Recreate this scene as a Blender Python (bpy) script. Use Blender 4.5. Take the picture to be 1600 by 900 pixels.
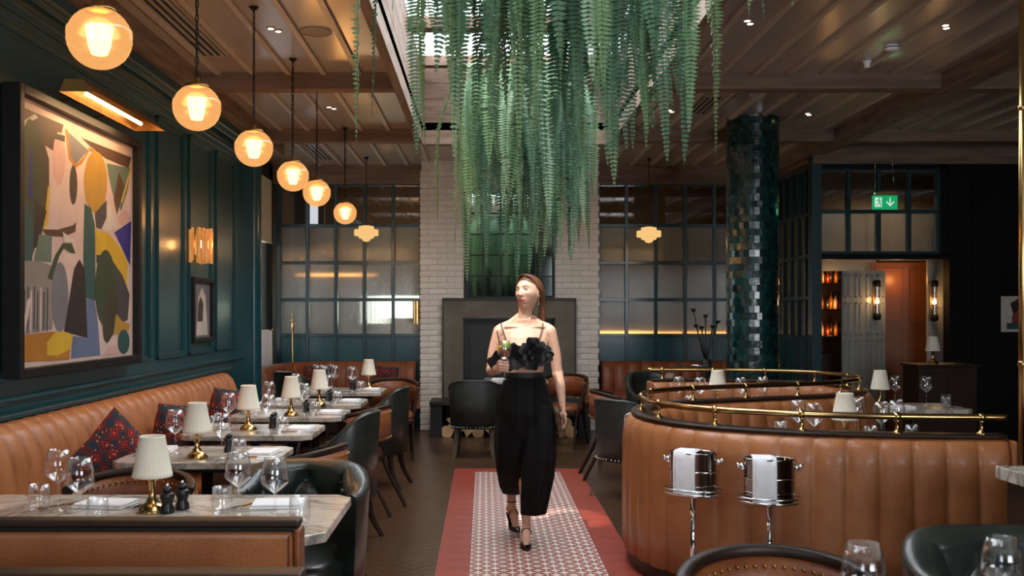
import bpy, bmesh, math, random
from mathutils import Vector, Matrix, Euler
random.seed(7)
for o in list(bpy.data.objects): bpy.data.objects.remove(o)
SC = bpy.context.scene; COL = SC.collection
PI = math.pi
# ---------------------------------------------------------------- camera
F = 1556.0; U0, V0, CZ = 757.0, 488.0, 1.5
cd = bpy.data.cameras.new('camera'); cam = bpy.data.objects.new('camera', cd); COL.objects.link(cam)
cam.location = (0, 0, CZ); cam.rotation_euler = (PI/2, 0, 0)
cd.sensor_width = 36; cd.lens = F/1600*36; cd.shift_x = 43/1600; cd.shift_y = 38/1600
cd.clip_start = .05; cd.clip_end = 200
cd.dof.use_dof = True; cd.dof.focus_distance = 6.6; cd.dof.aperture_fstop = 5.6
SC.camera = cam
# ---------------------------------------------------------------- world, lamps standing in for sun and windows' daylight
w = bpy.data.worlds.new('world'); SC.world = w; w.use_nodes = True
bg = w.node_tree.nodes['Background']; bg.inputs[0].default_value = (.86, .93, 1, 1); bg.inputs[1].default_value = 4.6
SC.view_settings.view_transform = 'Standard'; SC.view_settings.look = 'None'
SC.view_settings.gamma = 1; SC.view_settings.use_curve_mapping = False
SC.view_settings.exposure = -0.1
def light(kind, name, loc, energy, color=(1,1,1), target=None, **kw):
    l = bpy.data.lights.new(name, kind); l.energy = energy; l.color = color
    for k, v in kw.items(): setattr(l, k, v)
    o = bpy.data.objects.new(name, l); COL.objects.link(o); o.location = loc
    if target is not None:
        d = Vector(target) - Vector(loc); o.rotation_euler = d.to_track_quat('-Z', 'Y').to_euler()
    return o
SUN = Vector((-.16, -.48, .86)).normalized()
hp = Vector((.26, 6.36, 1.47))
light('SPOT', 'sunbeam', hp + SUN*14, 13500, (1, .93, .82), hp, spot_size=math.radians(2.9), spot_blend=.35, shadow_soft_size=.05)  # narrow spot lamp added above the skylight, lighting the woman in place of sun
light('AREA', 'window_daylight_back', (-1.65, -2.9, 1.9), 26, (.95, .97, 1), (-1.2, 4, 1.0), shape='RECTANGLE', size=1.6, size_y=2.0)  # added area lamp for daylight from a window assumed behind the camera
light('AREA', 'window_daylight_back', (3.6, -2.9, 1.7), 125, (.95, .97, 1), (2.6, 4, .8), shape='RECTANGLE', size=2.8, size_y=2.0)  # second added area lamp, for an assumed window further right behind the camera
light('AREA', 'window_daylight_left', (-2.66, 12.3, 1.7), 3, (.93, .96, 1), (0, 11.5, 1.2), shape='RECTANGLE', size=1.0, size_y=1.2)  # area lamp doing the work of daylight through the left window
light('AREA', 'skylight_daylight', (.33, 6.4, 4.06), 200, (.9, .96, 1), (.33, 6.4, 0), shape='RECTANGLE', size=1.8, size_y=7.5)  # area lamp under the skylight glass, standing in for light from the sky
# ---------------------------------------------------------------- pixel helpers (calibration of places on planes)
def P(u, v, Y): return Vector(((u-U0)*Y/F, Y, CZ-(v-V0)*Y/F))
def onz(u, v, z): Y = (CZ-z)*F/(v-V0); return Vector(((u-U0)*Y/F, Y, z))
# ---------------------------------------------------------------- materials
MATS = {}
def nodes(m): m.use_nodes = True; nt = m.node_tree; return nt, nt.nodes, nt.links
def pm(name, c, c2=None, scale=4, rough=.5, metal=0, bump=0, bscale=40, coat=0, stretch=(1,1,1), detail=6, rnd=0, emit=None, estr=0, spec=.5, trans=0, ior=1.45, sheen=0, rvar=0, island=0):
    if name in MATS: return MATS[name]
    m = bpy.data.materials.new(name); nt, N, L = nodes(m); b = N['Principled BSDF']
    b.inputs['Roughness'].default_value = rough; b.inputs['Metallic'].default_value = metal
    b.inputs['Coat Weight'].default_value = coat; b.inputs['Coat Roughness'].default_value = .15
    b.inputs['Specular IOR Level'].default_value = spec; b.inputs['Transmission Weight'].default_value = trans
    b.inputs['IOR'].default_value = ior; b.inputs['Sheen Weight'].default_value = sheen
    if emit: b.inputs['Emission Color'].default_value = (*emit, 1); b.inputs['Emission Strength'].default_value = estr
    tc = N.new('ShaderNodeTexCoord'); mp = N.new('ShaderNodeMapping'); mp.inputs['Scale'].default_value = stretch
    L.new(tc.outputs['Object'], mp.inputs[0])
    col = None
    nz = N.new('ShaderNodeTexNoise'); nz.inputs['Scale'].default_value = scale; nz.inputs['Detail'].default_value = detail
    L.new(mp.outputs[0], nz.inputs['Vector'])
    c2 = c2 or tuple(x*.85 for x in c)
    r = N.new('ShaderNodeValToRGB'); r.color_ramp.elements[0].color = (*c, 1); r.color_ramp.elements[1].color = (*c2, 1)
    r.color_ramp.elements[0].position = .35; r.color_ramp.elements[1].position = .65
    L.new(nz.outputs[0], r.inputs[0]); col = r.outputs[0]
    if rnd or island:
        hs = N.new('ShaderNodeHueSaturation'); L.new(col, hs.inputs['Color'])
        mr = N.new('ShaderNodeMapRange'); mr.inputs[3].default_value = 1-max(rnd, island); mr.inputs[4].default_value = 1+max(rnd, island)
        if island: g = N.new('ShaderNodeNewGeometry'); L.new(g.outputs['Random Per Island'], mr.inputs[0])
        else: g = N.new('ShaderNodeObjectInfo'); L.new(g.outputs['Random'], mr.inputs[0])
        L.new(mr.outputs[0], hs.inputs['Value']); col = hs.outputs[0]
    L.new(col, b.inputs['Base Color'])
    if bump:
        n2 = N.new('ShaderNodeTexNoise'); n2.inputs['Scale'].default_value = bscale; n2.inputs['Detail'].default_value = 5
        L.new(mp.outputs[0], n2.inputs['Vector'])
        bp = N.new('ShaderNodeBump'); bp.inputs['Strength'].default_value = bump; bp.inputs['Distance'].default_value = .01
        L.new(n2.outputs[0], bp.inputs['Height']); L.new(bp.outputs[0], b.inputs['Normal'])
    MATS[name] = m; return m
def emis(name, c, s):
    m = bpy.data.materials.new(name); nt, N, L = nodes(m); N.clear()
    e = N.new('ShaderNodeEmission'); e.inputs[0].default_value = (*c, 1); e.inputs[1].default_value = s
    o = N.new('ShaderNodeOutputMaterial'); L.new(e.outputs[0], o.inputs[0]); return m
TEAL = pm('teal_gloss_paint', (.004,.05,.064), (.006,.062,.078), 2, .34, coat=.25, bump=.05, bscale=60)
TEALD = pm('teal_dark_paint', (.004,.03,.038), (.005,.036,.045), 2, .35, coat=.3)
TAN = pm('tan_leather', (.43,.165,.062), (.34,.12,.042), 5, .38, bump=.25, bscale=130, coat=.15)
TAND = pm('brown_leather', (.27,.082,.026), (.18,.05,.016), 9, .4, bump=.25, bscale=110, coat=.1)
RUST = pm('rust_leather', (.24,.062,.018), (.17,.04,.012), 7, .42, bump=.2, bscale=90)
GREEN = pm('dark_green_leather', (.012,.017,.014), (.020,.026,.021), 7, .34, bump=.2, bscale=110, coat=.2)
GREY = pm('dark_grey_leather', (.022,.026,.024), (.035,.04,.037), 7, .42, bump=.2, bscale=110)
DWOOD = pm('dark_wood', (.018,.009,.006), (.03,.014,.008), 6, .42, bump=.1, stretch=(1,1,8), spec=.35)
GWOOD = pm('limed_leg_wood', (.13,.105,.08), (.09,.07,.055), 8, .5, stretch=(6,6,1))
BLACK = pm('black_metal', (.007,.007,.008), (.010,.010,.010), 9, .5, spec=.3)
BRASS = pm('polished_brass', (.60,.40,.17), (.50,.32,.13), 6, .2, metal=1, rvar=1)
GOLD = pm('aged_gold', (.5,.28,.09), (.35,.19,.06), 9, .35, metal=1)
CHROME = pm('polished_chrome', (.82,.83,.84), (.7,.71,.72), 5, .06, metal=1)
BUCK = pm('dark_mirror_steel', (.30,.28,.27), (.24,.22,.21), 5, .07, metal=1)  # bucket chrome, its reflections dimmed in the colour so the towels stand out
MARBLE = pm('veined_marble', (.60,.55,.48), (.24,.22,.19), 3.2, .18, detail=12, coat=.3)
N_ = MARBLE.node_tree.nodes
for n in N_:
    if n.type == 'VALTORGB':
        e_ = n.color_ramp.elements; e_[0].position = .36; e_[1].position = .50
        for p_, c_ in ((.44,(.56,.51,.44,1)),(.56,(.55,.50,.43,1)),(.68,(.42,.385,.33,1)),(.80,(.62,.57,.5,1))): e_.new(p_).color = c_
    if n.type == 'TEX_NOISE': n.inputs['Distortion'].default_value = 1.6
LINEN = pm('white_linen', (.88,.88,.9), (.82,.82,.85), 20, .85, bump=.15, bscale=300)
SHADE = pm('cream_pleated_fabric', (.78,.72,.6), (.74,.68,.56), 12, .8, bump=.1, bscale=200)
CREAM = pm('cream_ceiling_paint', (.42,.36,.31), (.39,.335,.285), 1.5, .26, bump=.03, bscale=30, coat=.25)
BATT = pm('batten_paint', (.5,.43,.36), (.46,.39,.33), 2, .4)
BEAM = pm('limed_oak_beam', (.20,.125,.085), (.12,.07,.045), 3, .7, bump=.5, bscale=25, stretch=(1,1,6), detail=10)
BEAMY = pm('limed_oak_beam_long', (.26,.18,.13), (.14,.09,.06), 3, .7, bump=.5, bscale=25, stretch=(6,.7,6), detail=10)
BEAMX = pm('limed_oak_beam_cross', (.23,.145,.10), (.13,.08,.052), 3, .7, bump=.5, bscale=25, stretch=(.7,6,6), detail=10)
BRICK = pm('painted_brick', (.72,.66,.58), (.67,.61,.53), 5, .7, bump=.6, bscale=45, rnd=.06)
BRICKI = pm('painted_brick_rest', (.72,.66,.58), (.67,.61,.53), 5, .7, bump=.6, bscale=45, island=.06)
MORTAR = pm('painted_mortar', (.66,.6,.53), None, 8, .85, bump=.4, bscale=60)
STONE = pm('weathered_limestone', (.17,.145,.105), (.11,.094,.068), 3, .7, bump=.4, bscale=30, detail=10)
STEELD = pm('dark_steel', (.013,.013,.014), (.02,.02,.02), 5, .5)
LOGB = pm('log_bark', (.11,.06,.032), (.06,.03,.018), 20, .9, bump=.6, bscale=50)
LOGE = pm('log_cut_face', (.56,.37,.2), (.44,.27,.13), 9, .8, rnd=.2, bump=.2, bscale=80)
WBLOCK = pm('smoked_oak_block', (.078,.039,.018), (.038,.019,.009), 3, .28, bump=.12, bscale=60, island=.33, stretch=(1,1,1))
FLOORM = pm('floor_bed', (.035,.02,.012), None, 5, .6)
REDT = pm('oxblood_tile', (.32,.052,.032), (.25,.042,.027), 6, .42, bump=.1, bscale=60, rnd=.05)
WHITEP = pm('pale_grey_paint', (.42,.41,.37), (.38,.37,.33), 2, .4)
ORNG = pm('amber_brown_panel', (.26,.085,.022), (.2,.065,.018), 3, .35)
NEARB = pm('near_black_paint', (.004,.0045,.005), (.006,.006,.007), 3, .5, spec=.15)
CHAR = pm('charcoal_paint', (.03,.032,.032), None, 3, .6)
PEP = pm('black_lacquer', (.012,.012,.013), None, 8, .3)
def thin_glass(name, tint=(1,1,1), base=.04, edge=.55, pw=3.0):
    m = bpy.data.materials.new(name); nt, N, L = nodes(m); N.clear()
    t = N.new('ShaderNodeBsdfTransparent'); t.inputs[0].default_value = (*tint, 1)
    g = N.new('ShaderNodeBsdfGlossy'); g.inputs['Roughness'].default_value = .02; g.inputs[0].default_value = (.95,.97,1,1)
    lw = N.new('ShaderNodeLayerWeight'); lw.inputs[0].default_value = .5
    p = N.new('ShaderNodeMath'); p.operation = 'POWER'; p.inputs[1].default_value = pw; L.new(lw.outputs['Facing'], p.inputs[0])
    mr = N.new('ShaderNodeMapRange'); mr.inputs[3].default_value = base; mr.inputs[4].default_value = edge; L.new(p.outputs[0], mr.inputs[0])
    mx = N.new('ShaderNodeMixShader'); L.new(mr.outputs[0], mx.inputs[0]); L.new(t.outputs[0], mx.inputs[1]); L.new(g.outputs[0], mx.inputs[2])
    o = N.new('ShaderNodeOutputMaterial'); L.new(mx.outputs[0], o.inputs[0]); return m
GLASS = thin_glass('clear_drinking_glass', base=.06, edge=.75, pw=2.2)
SKYG = thin_glass('skylight_glass', base=.03, edge=.2)
CLEARP = thin_glass('dark_clear_pane', (.75,.72,.68), base=.12, edge=.6)
def reeded():
    m = bpy.data.materials.new('reeded_glass'); nt, N, L = nodes(m); b = N['Principled BSDF']
    b.inputs['Base Color'].default_value = (.66,.66,.6,1); b.inputs['Roughness'].default_value = .13
    b.inputs['Transmission Weight'].default_value = .88; b.inputs['IOR'].default_value = 1.2; b.inputs['Coat Weight'].default_value = .6
    tc = N.new('ShaderNodeTexCoord'); wv = N.new('ShaderNodeTexWave'); wv.inputs['Scale'].default_value = 16; wv.bands_direction = 'X'
    mp = N.new('ShaderNodeVectorMath'); mp.operation = 'DOT_PRODUCT'; mp.inputs[1].default_value = (1,1,0)
    cx = N.new('ShaderNodeCombineXYZ'); L.new(tc.outputs['Object'], mp.inputs[0]); L.new(mp.outputs['Value'], cx.inputs[0]); L.new(cx.outputs[0], wv.inputs[0])
    bp = N.new('ShaderNodeBump'); bp.inputs['Strength'].default_value = .35; bp.inputs['Distance'].default_value = .004
    L.new(wv.outputs['Fac'], bp.inputs['Height']); L.new(bp.outputs[0], b.inputs['Normal']); L.new(bp.outputs[0], b.inputs['Coat Normal']); return m
REED = reeded()
def mirror():
    m = bpy.data.materials.new('antique_mirror'); nt, N, L = nodes(m); b = N['Principled BSDF']
    b.inputs['Base Color'].default_value = (.5,.6,.55,1); b.inputs['Metallic'].default_value = 1; b.inputs['Roughness'].default_value = .05; return m
MIRR = mirror()
def pattern_tile():
    m = bpy.data.materials.new('encaustic_ring_tile'); nt, N, L = nodes(m); b = N['Principled BSDF']
    b.inputs['Roughness'].default_value = .4
    tc = N.new('ShaderNodeTexCoord'); sx = N.new('ShaderNodeSeparateXYZ'); L.new(tc.outputs['Object'], sx.inputs[0])
    def M(op, a, bb=None, c=None):
        n = N.new('ShaderNodeMath'); n.operation = op
        for i, v in enumerate((a, bb, c)):
            if v is None: continue
            if isinstance(v, (int, float)): n.inputs[i].default_value = v
            else: L.new(v, n.inputs[i])
        return n.outputs[0]
    def cell(o, off): return M('SUBTRACT', M('FRACT', M('ADD', M('MULTIPLY', o, 10.0), off)), .5)
    x, y = cell(sx.outputs[0], 100.), cell(sx.outputs[1], 100.)
    r = M('SQRT', M('ADD', M('MULTIPLY', x, x), M('MULTIPLY', y, y)))
    # petals where circles on two interleaved grids overlap, leaving four pointed stars
    x2, y2 = cell(sx.outputs[0], 100.5), cell(sx.outputs[1], 100.5)
    r2 = M('SQRT', M('ADD', M('MULTIPLY', x2, x2), M('MULTIPLY', y2, y2)))
    fac = M('LESS_THAN', M('MAXIMUM', r, r2), .482)
    nz = N.new('ShaderNodeTexNoise'); nz.inputs['Scale'].default_value = 9; L.new(tc.outputs['Object'], nz.inputs[0])
    mx = N.new('ShaderNodeMix'); mx.data_type = 'RGBA'; L.new(fac, mx.inputs[0]); mx.inputs[6].default_value = (.66,.6,.54,1); mx.inputs[7].default_value = (.26,.022,.014,1)
    L.new(mx.outputs[2], b.inputs['Base Color']); return m
PTILE = pattern_tile()
def kilim():
    m = bpy.data.materials.new('kilim_weave'); nt, N, L = nodes(m); b = N['Principled BSDF']; b.inputs['Roughness'].default_value = .95
    tc = N.new('ShaderNodeTexCoord')
    v = N.new('ShaderNodeTexVoronoi'); v.distance = 'MANHATTAN'; v.inputs['Scale'].default_value = 14; v.inputs['Randomness'].default_value = .35; L.new(tc.outputs['Object'], v.inputs['Vector'])
    r = N.new('ShaderNodeValToRGB'); r.color_ramp.interpolation = 'CONSTANT'
    es = r.color_ramp.elements; es[0].color = (.6,.36,.2,1); es[1].position = .1; es[1].color = (.48,.02,.02,1)
    for p, c in ((.26,(.02,.012,.018)), (.36,(.32,.018,.018)), (.5,(.035,.015,.02)), (.62,(.13,.02,.015)), (.8,(.02,.03,.045))): e = es.new(p); e.color = (*c, 1)
    L.new(v.outputs['Distance'], r.inputs[0]); 
    v2 = N.new('ShaderNodeTexVoronoi'); v2.inputs['Scale'].default_value = 34; L.new(tc.outputs['Object'], v2.inputs['Vector'])
    g = N.new('ShaderNodeMath'); g.operation = 'LESS_THAN'; g.inputs[1].default_value = .17; L.new(v2.outputs['Distance'], g.inputs[0])
    mx = N.new('ShaderNodeMix'); mx.data_type = 'RGBA'; L.new(g.outputs[0], mx.inputs[0]); L.new(r.outputs[0], mx.inputs[6]); mx.inputs[7].default_value = (.5,.3,.15,1)
    L.new(mx.outputs[2], b.inputs['Base Color']); return m
KILIM = kilim()
def leafmat():
    m = bpy.data.materials.new('fern_leaf'); nt, N, L = nodes(m); b = N['Principled BSDF']
    oi = N.new('ShaderNodeObjectInfo'); r = N.new('ShaderNodeValToRGB'); es = r.color_ramp.elements
    es[0].color = (.045,.11,.06,1); es[1].color = (.27,.40,.27,1); e = es.new(.5); e.color = (.10,.21,.12,1); e = es.new(.82); e.color = (.17,.29,.12,1)
    L.new(oi.outputs['Random'], r.inputs[0]); L.new(r.outputs[0], b.inputs['Base Color']); b.inputs['Roughness'].default_value = .42
    t = N.new('ShaderNodeBsdfTranslucent'); mix = N.new('ShaderNodeMixShader'); mix.inputs[0].default_value = .24
    L.new(r.outputs[0], t.inputs[0]); L.new(b.outputs[0], mix.inputs[1]); L.new(t.outputs[0], mix.inputs[2]); L.new(mix.outputs[0], N['Material Output'].inputs[0]); return m
LEAF = leafmat()
STEM = pm('fern_stem', (.10,.07,.03), (.07,.09,.03), 5, .6)
def globemat():
    m = bpy.data.materials.new('amber_ribbed_globe_glass'); nt, N, L = nodes(m); N.clear()
    e = N.new('ShaderNodeEmission'); e.inputs[0].default_value = (1,.48,.16,1); e.inputs[1].default_value = 1.3
    t = N.new('ShaderNodeBsdfTransparent'); t.inputs[0].default_value = (1,.8,.5,1)
    mx = N.new('ShaderNodeMixShader'); mx.inputs[0].default_value = .42
    g = N.new('ShaderNodeBsdfGlossy'); g.inputs['Roughness'].default_value = .15; m2 = N.new('ShaderNodeMixShader'); m2.inputs[0].default_value = .08
    o = N.new('ShaderNodeOutputMaterial')
    L.new(e.outputs[0], mx.inputs[1]); L.new(t.outputs[0], mx.inputs[2]); L.new(mx.outputs[0], m2.inputs[1]); L.new(g.outputs[0], m2.inputs[2]); L.new(m2.outputs[0], o.inputs[0]); return m
GLOBE = globemat()
CORE = emis('lamp_core', (1,.66,.30), 13)
DECO = emis('lit_opal_glass', (1,.60,.22), 1.0)
SPOTE = emis('downlight_lens', (1,.78,.55), 9)
# ---------------------------------------------------------------- mesh building
class MB:
    def __init__(s): s.v = []; s.f = []; s.mi = []; s.sm = []; s.cur = 0; s.smooth = False
    def add(s, vs, fs, smooth=None):
        n = len(s.v); s.v += [tuple(p) for p in vs]; s.f += [tuple(i+n for i in f) for f in fs]
        s.mi += [s.cur]*len(fs); s.sm += [s.smooth if smooth is None else smooth]*len(fs); return s
    def box(s, a, b, rot=None, ctr=None):
        x0,y0,z0 = a; x1,y1,z1 = b
        vs = [Vector(p) for p in ((x0,y0,z0),(x1,y0,z0),(x1,y1,z0),(x0,y1,z0),(x0,y0,z1),(x1,y0,z1),(x1,y1,z1),(x0,y1,z1))]
        if rot is not None:
            c = Vector(ctr) if ctr is not None else (Vector(a)+Vector(b))/2; R = Euler(rot).to_matrix(); vs = [c+R@(p-c) for p in vs]
        return s.add(vs, [(0,3,2,1),(4,5,6,7),(0,1,5,4),(1,2,6,5),(2,3,7,6),(3,0,4,7)])
    def cbox(s, c, d, rot=None):
        return s.box([c[i]-d[i]/2 for i in range(3)], [c[i]+d[i]/2 for i in range(3)], rot)
    def lathe(s, prof, seg=20, c=(0,0,0), flute=0, nf=0, sx=1, sy=1, smooth=True):
        vs = []; fs = []
        for (r, z) in prof:
            for k in range(seg):
                a = 2*PI*k/seg; rr = r*(1+flute*math.cos(nf*a)) if flute else r
                vs.append((c[0]+rr*math.cos(a)*sx, c[1]+rr*math.sin(a)*sy, c[2]+z))
        for i in range(len(prof)-1):
            for k in range(seg):
                k2 = (k+1) % seg; fs.append((i*seg+k, i*seg+k2, (i+1)*seg+k2, (i+1)*seg+k))
        return s.add(vs, fs, smooth)
    def disc(s, r, z, seg=20, c=(0,0), sx=1, sy=1):
        return s.add([(c[0]+r*sx*math.cos(2*PI*k/seg), c[1]+r*sy*math.sin(2*PI*k/seg), z) for k in range(seg)], [tuple(range(seg))], False)
    def prism(s, poly, z0, z1):
        n = len(poly); vs = [(x,y,z0) for x,y in poly]+[(x,y,z1) for x,y in poly]
        return s.add(vs, [tuple(range(n))[::-1], tuple(range(n,2*n))]+[(i,(i+1)%n,n+(i+1)%n,n+i) for i in range(n)], False)
    def tube(s, pts, r, seg=8, closed=False, cap=True, smooth=True, flat=1.0):
        pts = [Vector(p) for p in pts]; n = len(pts); rs = r if isinstance(r, (list, tuple)) else [r]*n
        vs = []; up = Vector((0,0,1)); prev = None
        for i, p in enumerate(pts):
            if closed: t = pts[(i+1)%n]-pts[i-1]
            else: t = pts[min(i+1,n-1)]-pts[max(i-1,0)]
            t.normalize()
            if prev is None:
                a = up if abs(t.z) < .9 else Vector((1,0,0)); x = t.cross(a).normalized()
            else: x = (prev - t*prev.dot(t)).normalized()
            prev = x; y = t.cross(x)
            for k in range(seg):
                a = 2*PI*k/seg; vs.append(p+x*math.cos(a)*rs[i]+y*math.sin(a)*rs[i]*flat)
        fs = []
        for i in range(n if closed else n-1):
            j = (i+1) % n
            for k in range(seg):
                k2 = (k+1) % seg; fs.append((i*seg+k, i*seg+k2, j*seg+k2, j*seg+k))
        s.add(vs, fs, smooth)
        if cap and not closed:
            m = len(s.v)-n*seg; s.add([], []); s.f.append(tuple(m+k for k in range(seg))[::-1]); s.f.append(tuple(m+(n-1)*seg+k for k in range(seg))); s.mi += [s.cur]*2; s.sm += [False]*2
        return s
    def sph(s, c, r, seg=16, rings=10, sx=1, sy=1, sz=1):
        return s.lathe([(r*math.sin(PI*i/rings)+1e-5, -r*math.cos(PI*i/rings)*sz) for i in range(rings+1)], seg, c, sx=sx, sy=sy)
    def loft(s, secs, closed_ring=True, cap=True, smooth=True):
        n = len(secs[0]); vs = [p for sc in secs for p in sc]; fs = []
        for i in range(len(secs)-1):
            for k in range(n if closed_ring else n-1):
                k2 = (k+1) % n; fs.append((i*n+k, i*n+k2, (i+1)*n+k2, (i+1)*n+k))
        m = len(s.v); s.add(vs, fs, smooth)
        if cap and closed_ring:
            s.f += [tuple(m+k for k in range(n))[::-1], tuple(m+(len(secs)-1)*n+k for k in range(n))]; s.mi += [s.cur]*2; s.sm += [False]*2
        return s
    def mesh(s, name, mats):
        me = bpy.data.meshes.new(name); me.from_pydata([tuple(p) for p in s.v], [], s.f)
        for m in (mats if isinstance(mats, (list, tuple)) else [mats]): me.materials.append(m)
        me.polygons.foreach_set('material_index', s.mi); me.polygons.foreach_set('use_smooth', s.sm); me.update(); return me
    def build(s, name, mats, parent=None, loc=(0,0,0), rot=(0,0,0), bevel=0, seg=2, fix=True):
        me = s.mesh(name, mats)
        if fix or bevel:
            bm = bmesh.new(); bm.from_mesh(me)
            if bevel:
                ed = [e for e in bm.edges if len(e.link_faces) == 2 and e.calc_face_angle(0) > .6]
                bmesh.ops.bevel(bm, geom=ed, offset=bevel, segments=seg, affect='EDGES', profile=.5)
            bmesh.ops.recalc_face_normals(bm, faces=bm.faces); bm.to_mesh(me); bm.free()
        return link(name, me, parent, loc, rot)
def link(name, me, parent=None, loc=(0,0,0), rot=(0,0,0)):
    o = bpy.data.objects.new(name, me); COL.objects.link(o); o.location = loc; o.rotation_euler = rot
    if parent: o.parent = parent
    return o
def thing(name, label, cat, loc=(0,0,0), rz=0, group=None):
    o = bpy.data.objects.new(name, None); COL.objects.link(o); o.location = loc; o.rotation_euler = (0,0,rz); o.empty_display_size = .1
    return tag(o, label, cat, group)
def tag(o, label=None, cat=None, group=None, kind=None):
    if label: o['label'] = label
    if cat: o['category'] = cat
    if group: o['group'] = group
    if kind: o['kind'] = kind
    return o
def struct(o, label=None): o['kind'] = 'structure'; return tag(o, label)
def stuff(o): o['kind'] = 'stuff'; return o
def setE(name, label=None, loc=(0,0,0)):
    o = bpy.data.objects.new(name, None); COL.objects.link(o); o.location = loc; o['kind'] = 'structure'
    if label: o['label'] = label
    return o
def dup(root, loc, rz=0, label=None, group=None, scale=None):
    r = root.copy(); COL.objects.link(r); r.location = loc; r.rotation_euler = (0,0,rz)
    if scale: r.scale = (scale,)*3
    if label: r['label'] = label
    if group: r['group'] = group
    for ch in root.children:
        c = ch.copy(); COL.objects.link(c); c.parent = r
        for g in ch.children:
            d = g.copy(); COL.objects.link(d); d.parent = c
    return r
class Kind:
    """first use builds the thing, later uses copy it"""
    def __init__(s, make): s.make = make; s.first = None
    def at(s, loc, label, rz=0, group=None, scale=None):
        if s.first is None:
            s.first = s.make(); o = s.first; o.location = loc; o.rotation_euler = (0,0,rz); o['label'] = label
            if group: o['group'] = group
            if scale: o.scale = (scale,)*3
            return o
        o = dup(s.first, loc, rz, label, group, scale)
        if not group and 'group' in o: del o['group']
        if not scale: o.scale = (1,1,1)
        return o
def spline(pts, step=.02, closed=False):
    pts = [Vector(p) for p in pts]; n = len(pts); out = []
    rng = n if closed else n-1
    for i in range(rng):
        p1, p2 = pts[i], pts[(i+1)%n]
        p0 = pts[i-1] if (i > 0 or closed) else p1*2-p2
        p3 = pts[(i+2)%n] if (i+2 < n or closed) else p2*2-p1
        k = max(2, int((p2-p1).length/.01))
        for j in range(k):
            t = j/k; out.append(.5*((2*p1)+(p2-p0)*t+(2*p0-5*p1+4*p2-p3)*t*t+(3*p1-p0-3*p2+p3)*t**3))
    if not closed: out.append(pts[-1])
    # resample by arc length
    L = [0]
    for a, b in zip(out, out[1:]): L.append(L[-1]+(b-a).length)
    m = max(2, int(L[-1]/step)); res = []; j = 0
    for i in range(m+1):
        d = L[-1]*i/m
        while j < len(L)-2 and L[j+1] < d: j += 1
        f = (d-L[j])/max(1e-9, L[j+1]-L[j]); res.append(out[j].lerp(out[j+1], min(1, f)))
    return res, L[-1]
def sweep(mb, path, prof, pitch=0, amp=0, step=.02, closed_prof=False, cap=True, smooth=True, exact=True, wrap=False):
    """path: 2D points. prof: (offset to the left of travel, z, flute weight)."""
    if pitch:
        _, Lt = spline([(x,y,0) for x,y in path], .05); n = max(1, round(Lt/pitch)); pitch = Lt/n; step = pitch/12
    pts, Lt = spline([(x,y,0) for x,y in path], step)
    N = len(pts); secs = []
    for i, p in enumerate(pts):
        t = (pts[min(i+1,N-1)]-pts[max(i-1,0)]).normalized(); nn = Vector((-t.y, t.x, 0)); s = Lt*i/(N-1)
        fl = amp*(abs(math.sin(PI*s/pitch))**.42) if pitch else 0
        sec = []
        for q in prof:
            wgt = q[2] if len(q) > 2 else 0
            sg = math.copysign(1, wgt) if wgt else 0
            o = q[0]+fl*wgt; sec.append(p+nn*o+Vector((0,0,q[1])))
        secs.append(sec)
    mb.loft(secs, closed_ring=closed_prof, cap=cap, smooth=smooth); return pts
# ================================================================ STRUCTURE
XL, XR, YB, YF, CEIL = -2.5, 7.6, 13.05, -3.2, 3.42
# ---- floor: bed, herringbone blocks, tile carpet
fl = MB().box((-2.9,YF,-.06),(XR+.2,YB+2.5,-.004)).build('floor', FLOORM); struct(fl, 'dark smoked oak herringbone floor with an inlaid red and white tile carpet')
RX0, RX1, RY1 = -.285, .905, 9.55
Lb, Wb = .30, .072; c45 = math.cos(PI/4); blocks = []
for i in range(-150, 260):
    for j in range(-26, 30):
        for kind in (0, 1):
            ux, uy = i*Wb + j*Lb, i*Wb - j*Lb
            if kind == 0: cx, cy, a = ux+Lb/2, uy+Wb/2, 0
            else: cx, cy, a = ux+Wb/2, uy+Wb+Lb/2, PI/2
            X = (cx*c45 - cy*c45); Y = (cx*c45 + cy*c45); ang = a+PI/4
            if -2.7 < X < 4.2 and 2.2 < Y < 12.9 and not (RX0+.13 < X < RX1-.13 and Y < RY1-.13): blocks.append((X, Y, ang))
def bkey(b):
    X, Y, _ = b; u = U0+X*F/Y; v = V0+1.5*F/Y
    return (0 if (520 < u < 1000 and v < 925) else 1, Y)
blocks.sort(key=bkey)
ub = MB().cbox((0,0,-.005),(Lb-.002,Wb-.002,.01)).mesh('wood_block', WBLOCK)
rest = MB()
for n, (X, Y, a) in enumerate(blocks):
    if n < 300: link('wood_block', ub, fl, (X,Y,random.uniform(-.0004,.0004)), (0,0,a))
    else: rest.cbox((X,Y,-.005),(Lb-.002,Wb-.002,.01),(0,0,a))
stuff(rest.build('wood_blocks', WBLOCK, fl, fix=False))
T = .1985
t4 = MB().cbox((0,0,-.004),(T-.0025,T-.0025,.013)).mesh('patterned_tile', PTILE)
tr = MB().cbox((0,0,-.004),(T-.0015,T-.0015,.013)).mesh('red_tile', REDT)
MB().box((RX0-.004,2,-.012),(RX1+.004,RY1+.004,.0012)).build('grout_bed', CHAR, fl)
for r in range(34):
    for c in range(6):
        x = RX0+T*(c+.5); y = RY1-T*(r+.5)
        if y < 3.2: continue
        red = c in (0,5) or r == 0
        link('red_tile' if red else 'patterned_tile', tr if red else t4, fl, (x,y,0))
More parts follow.
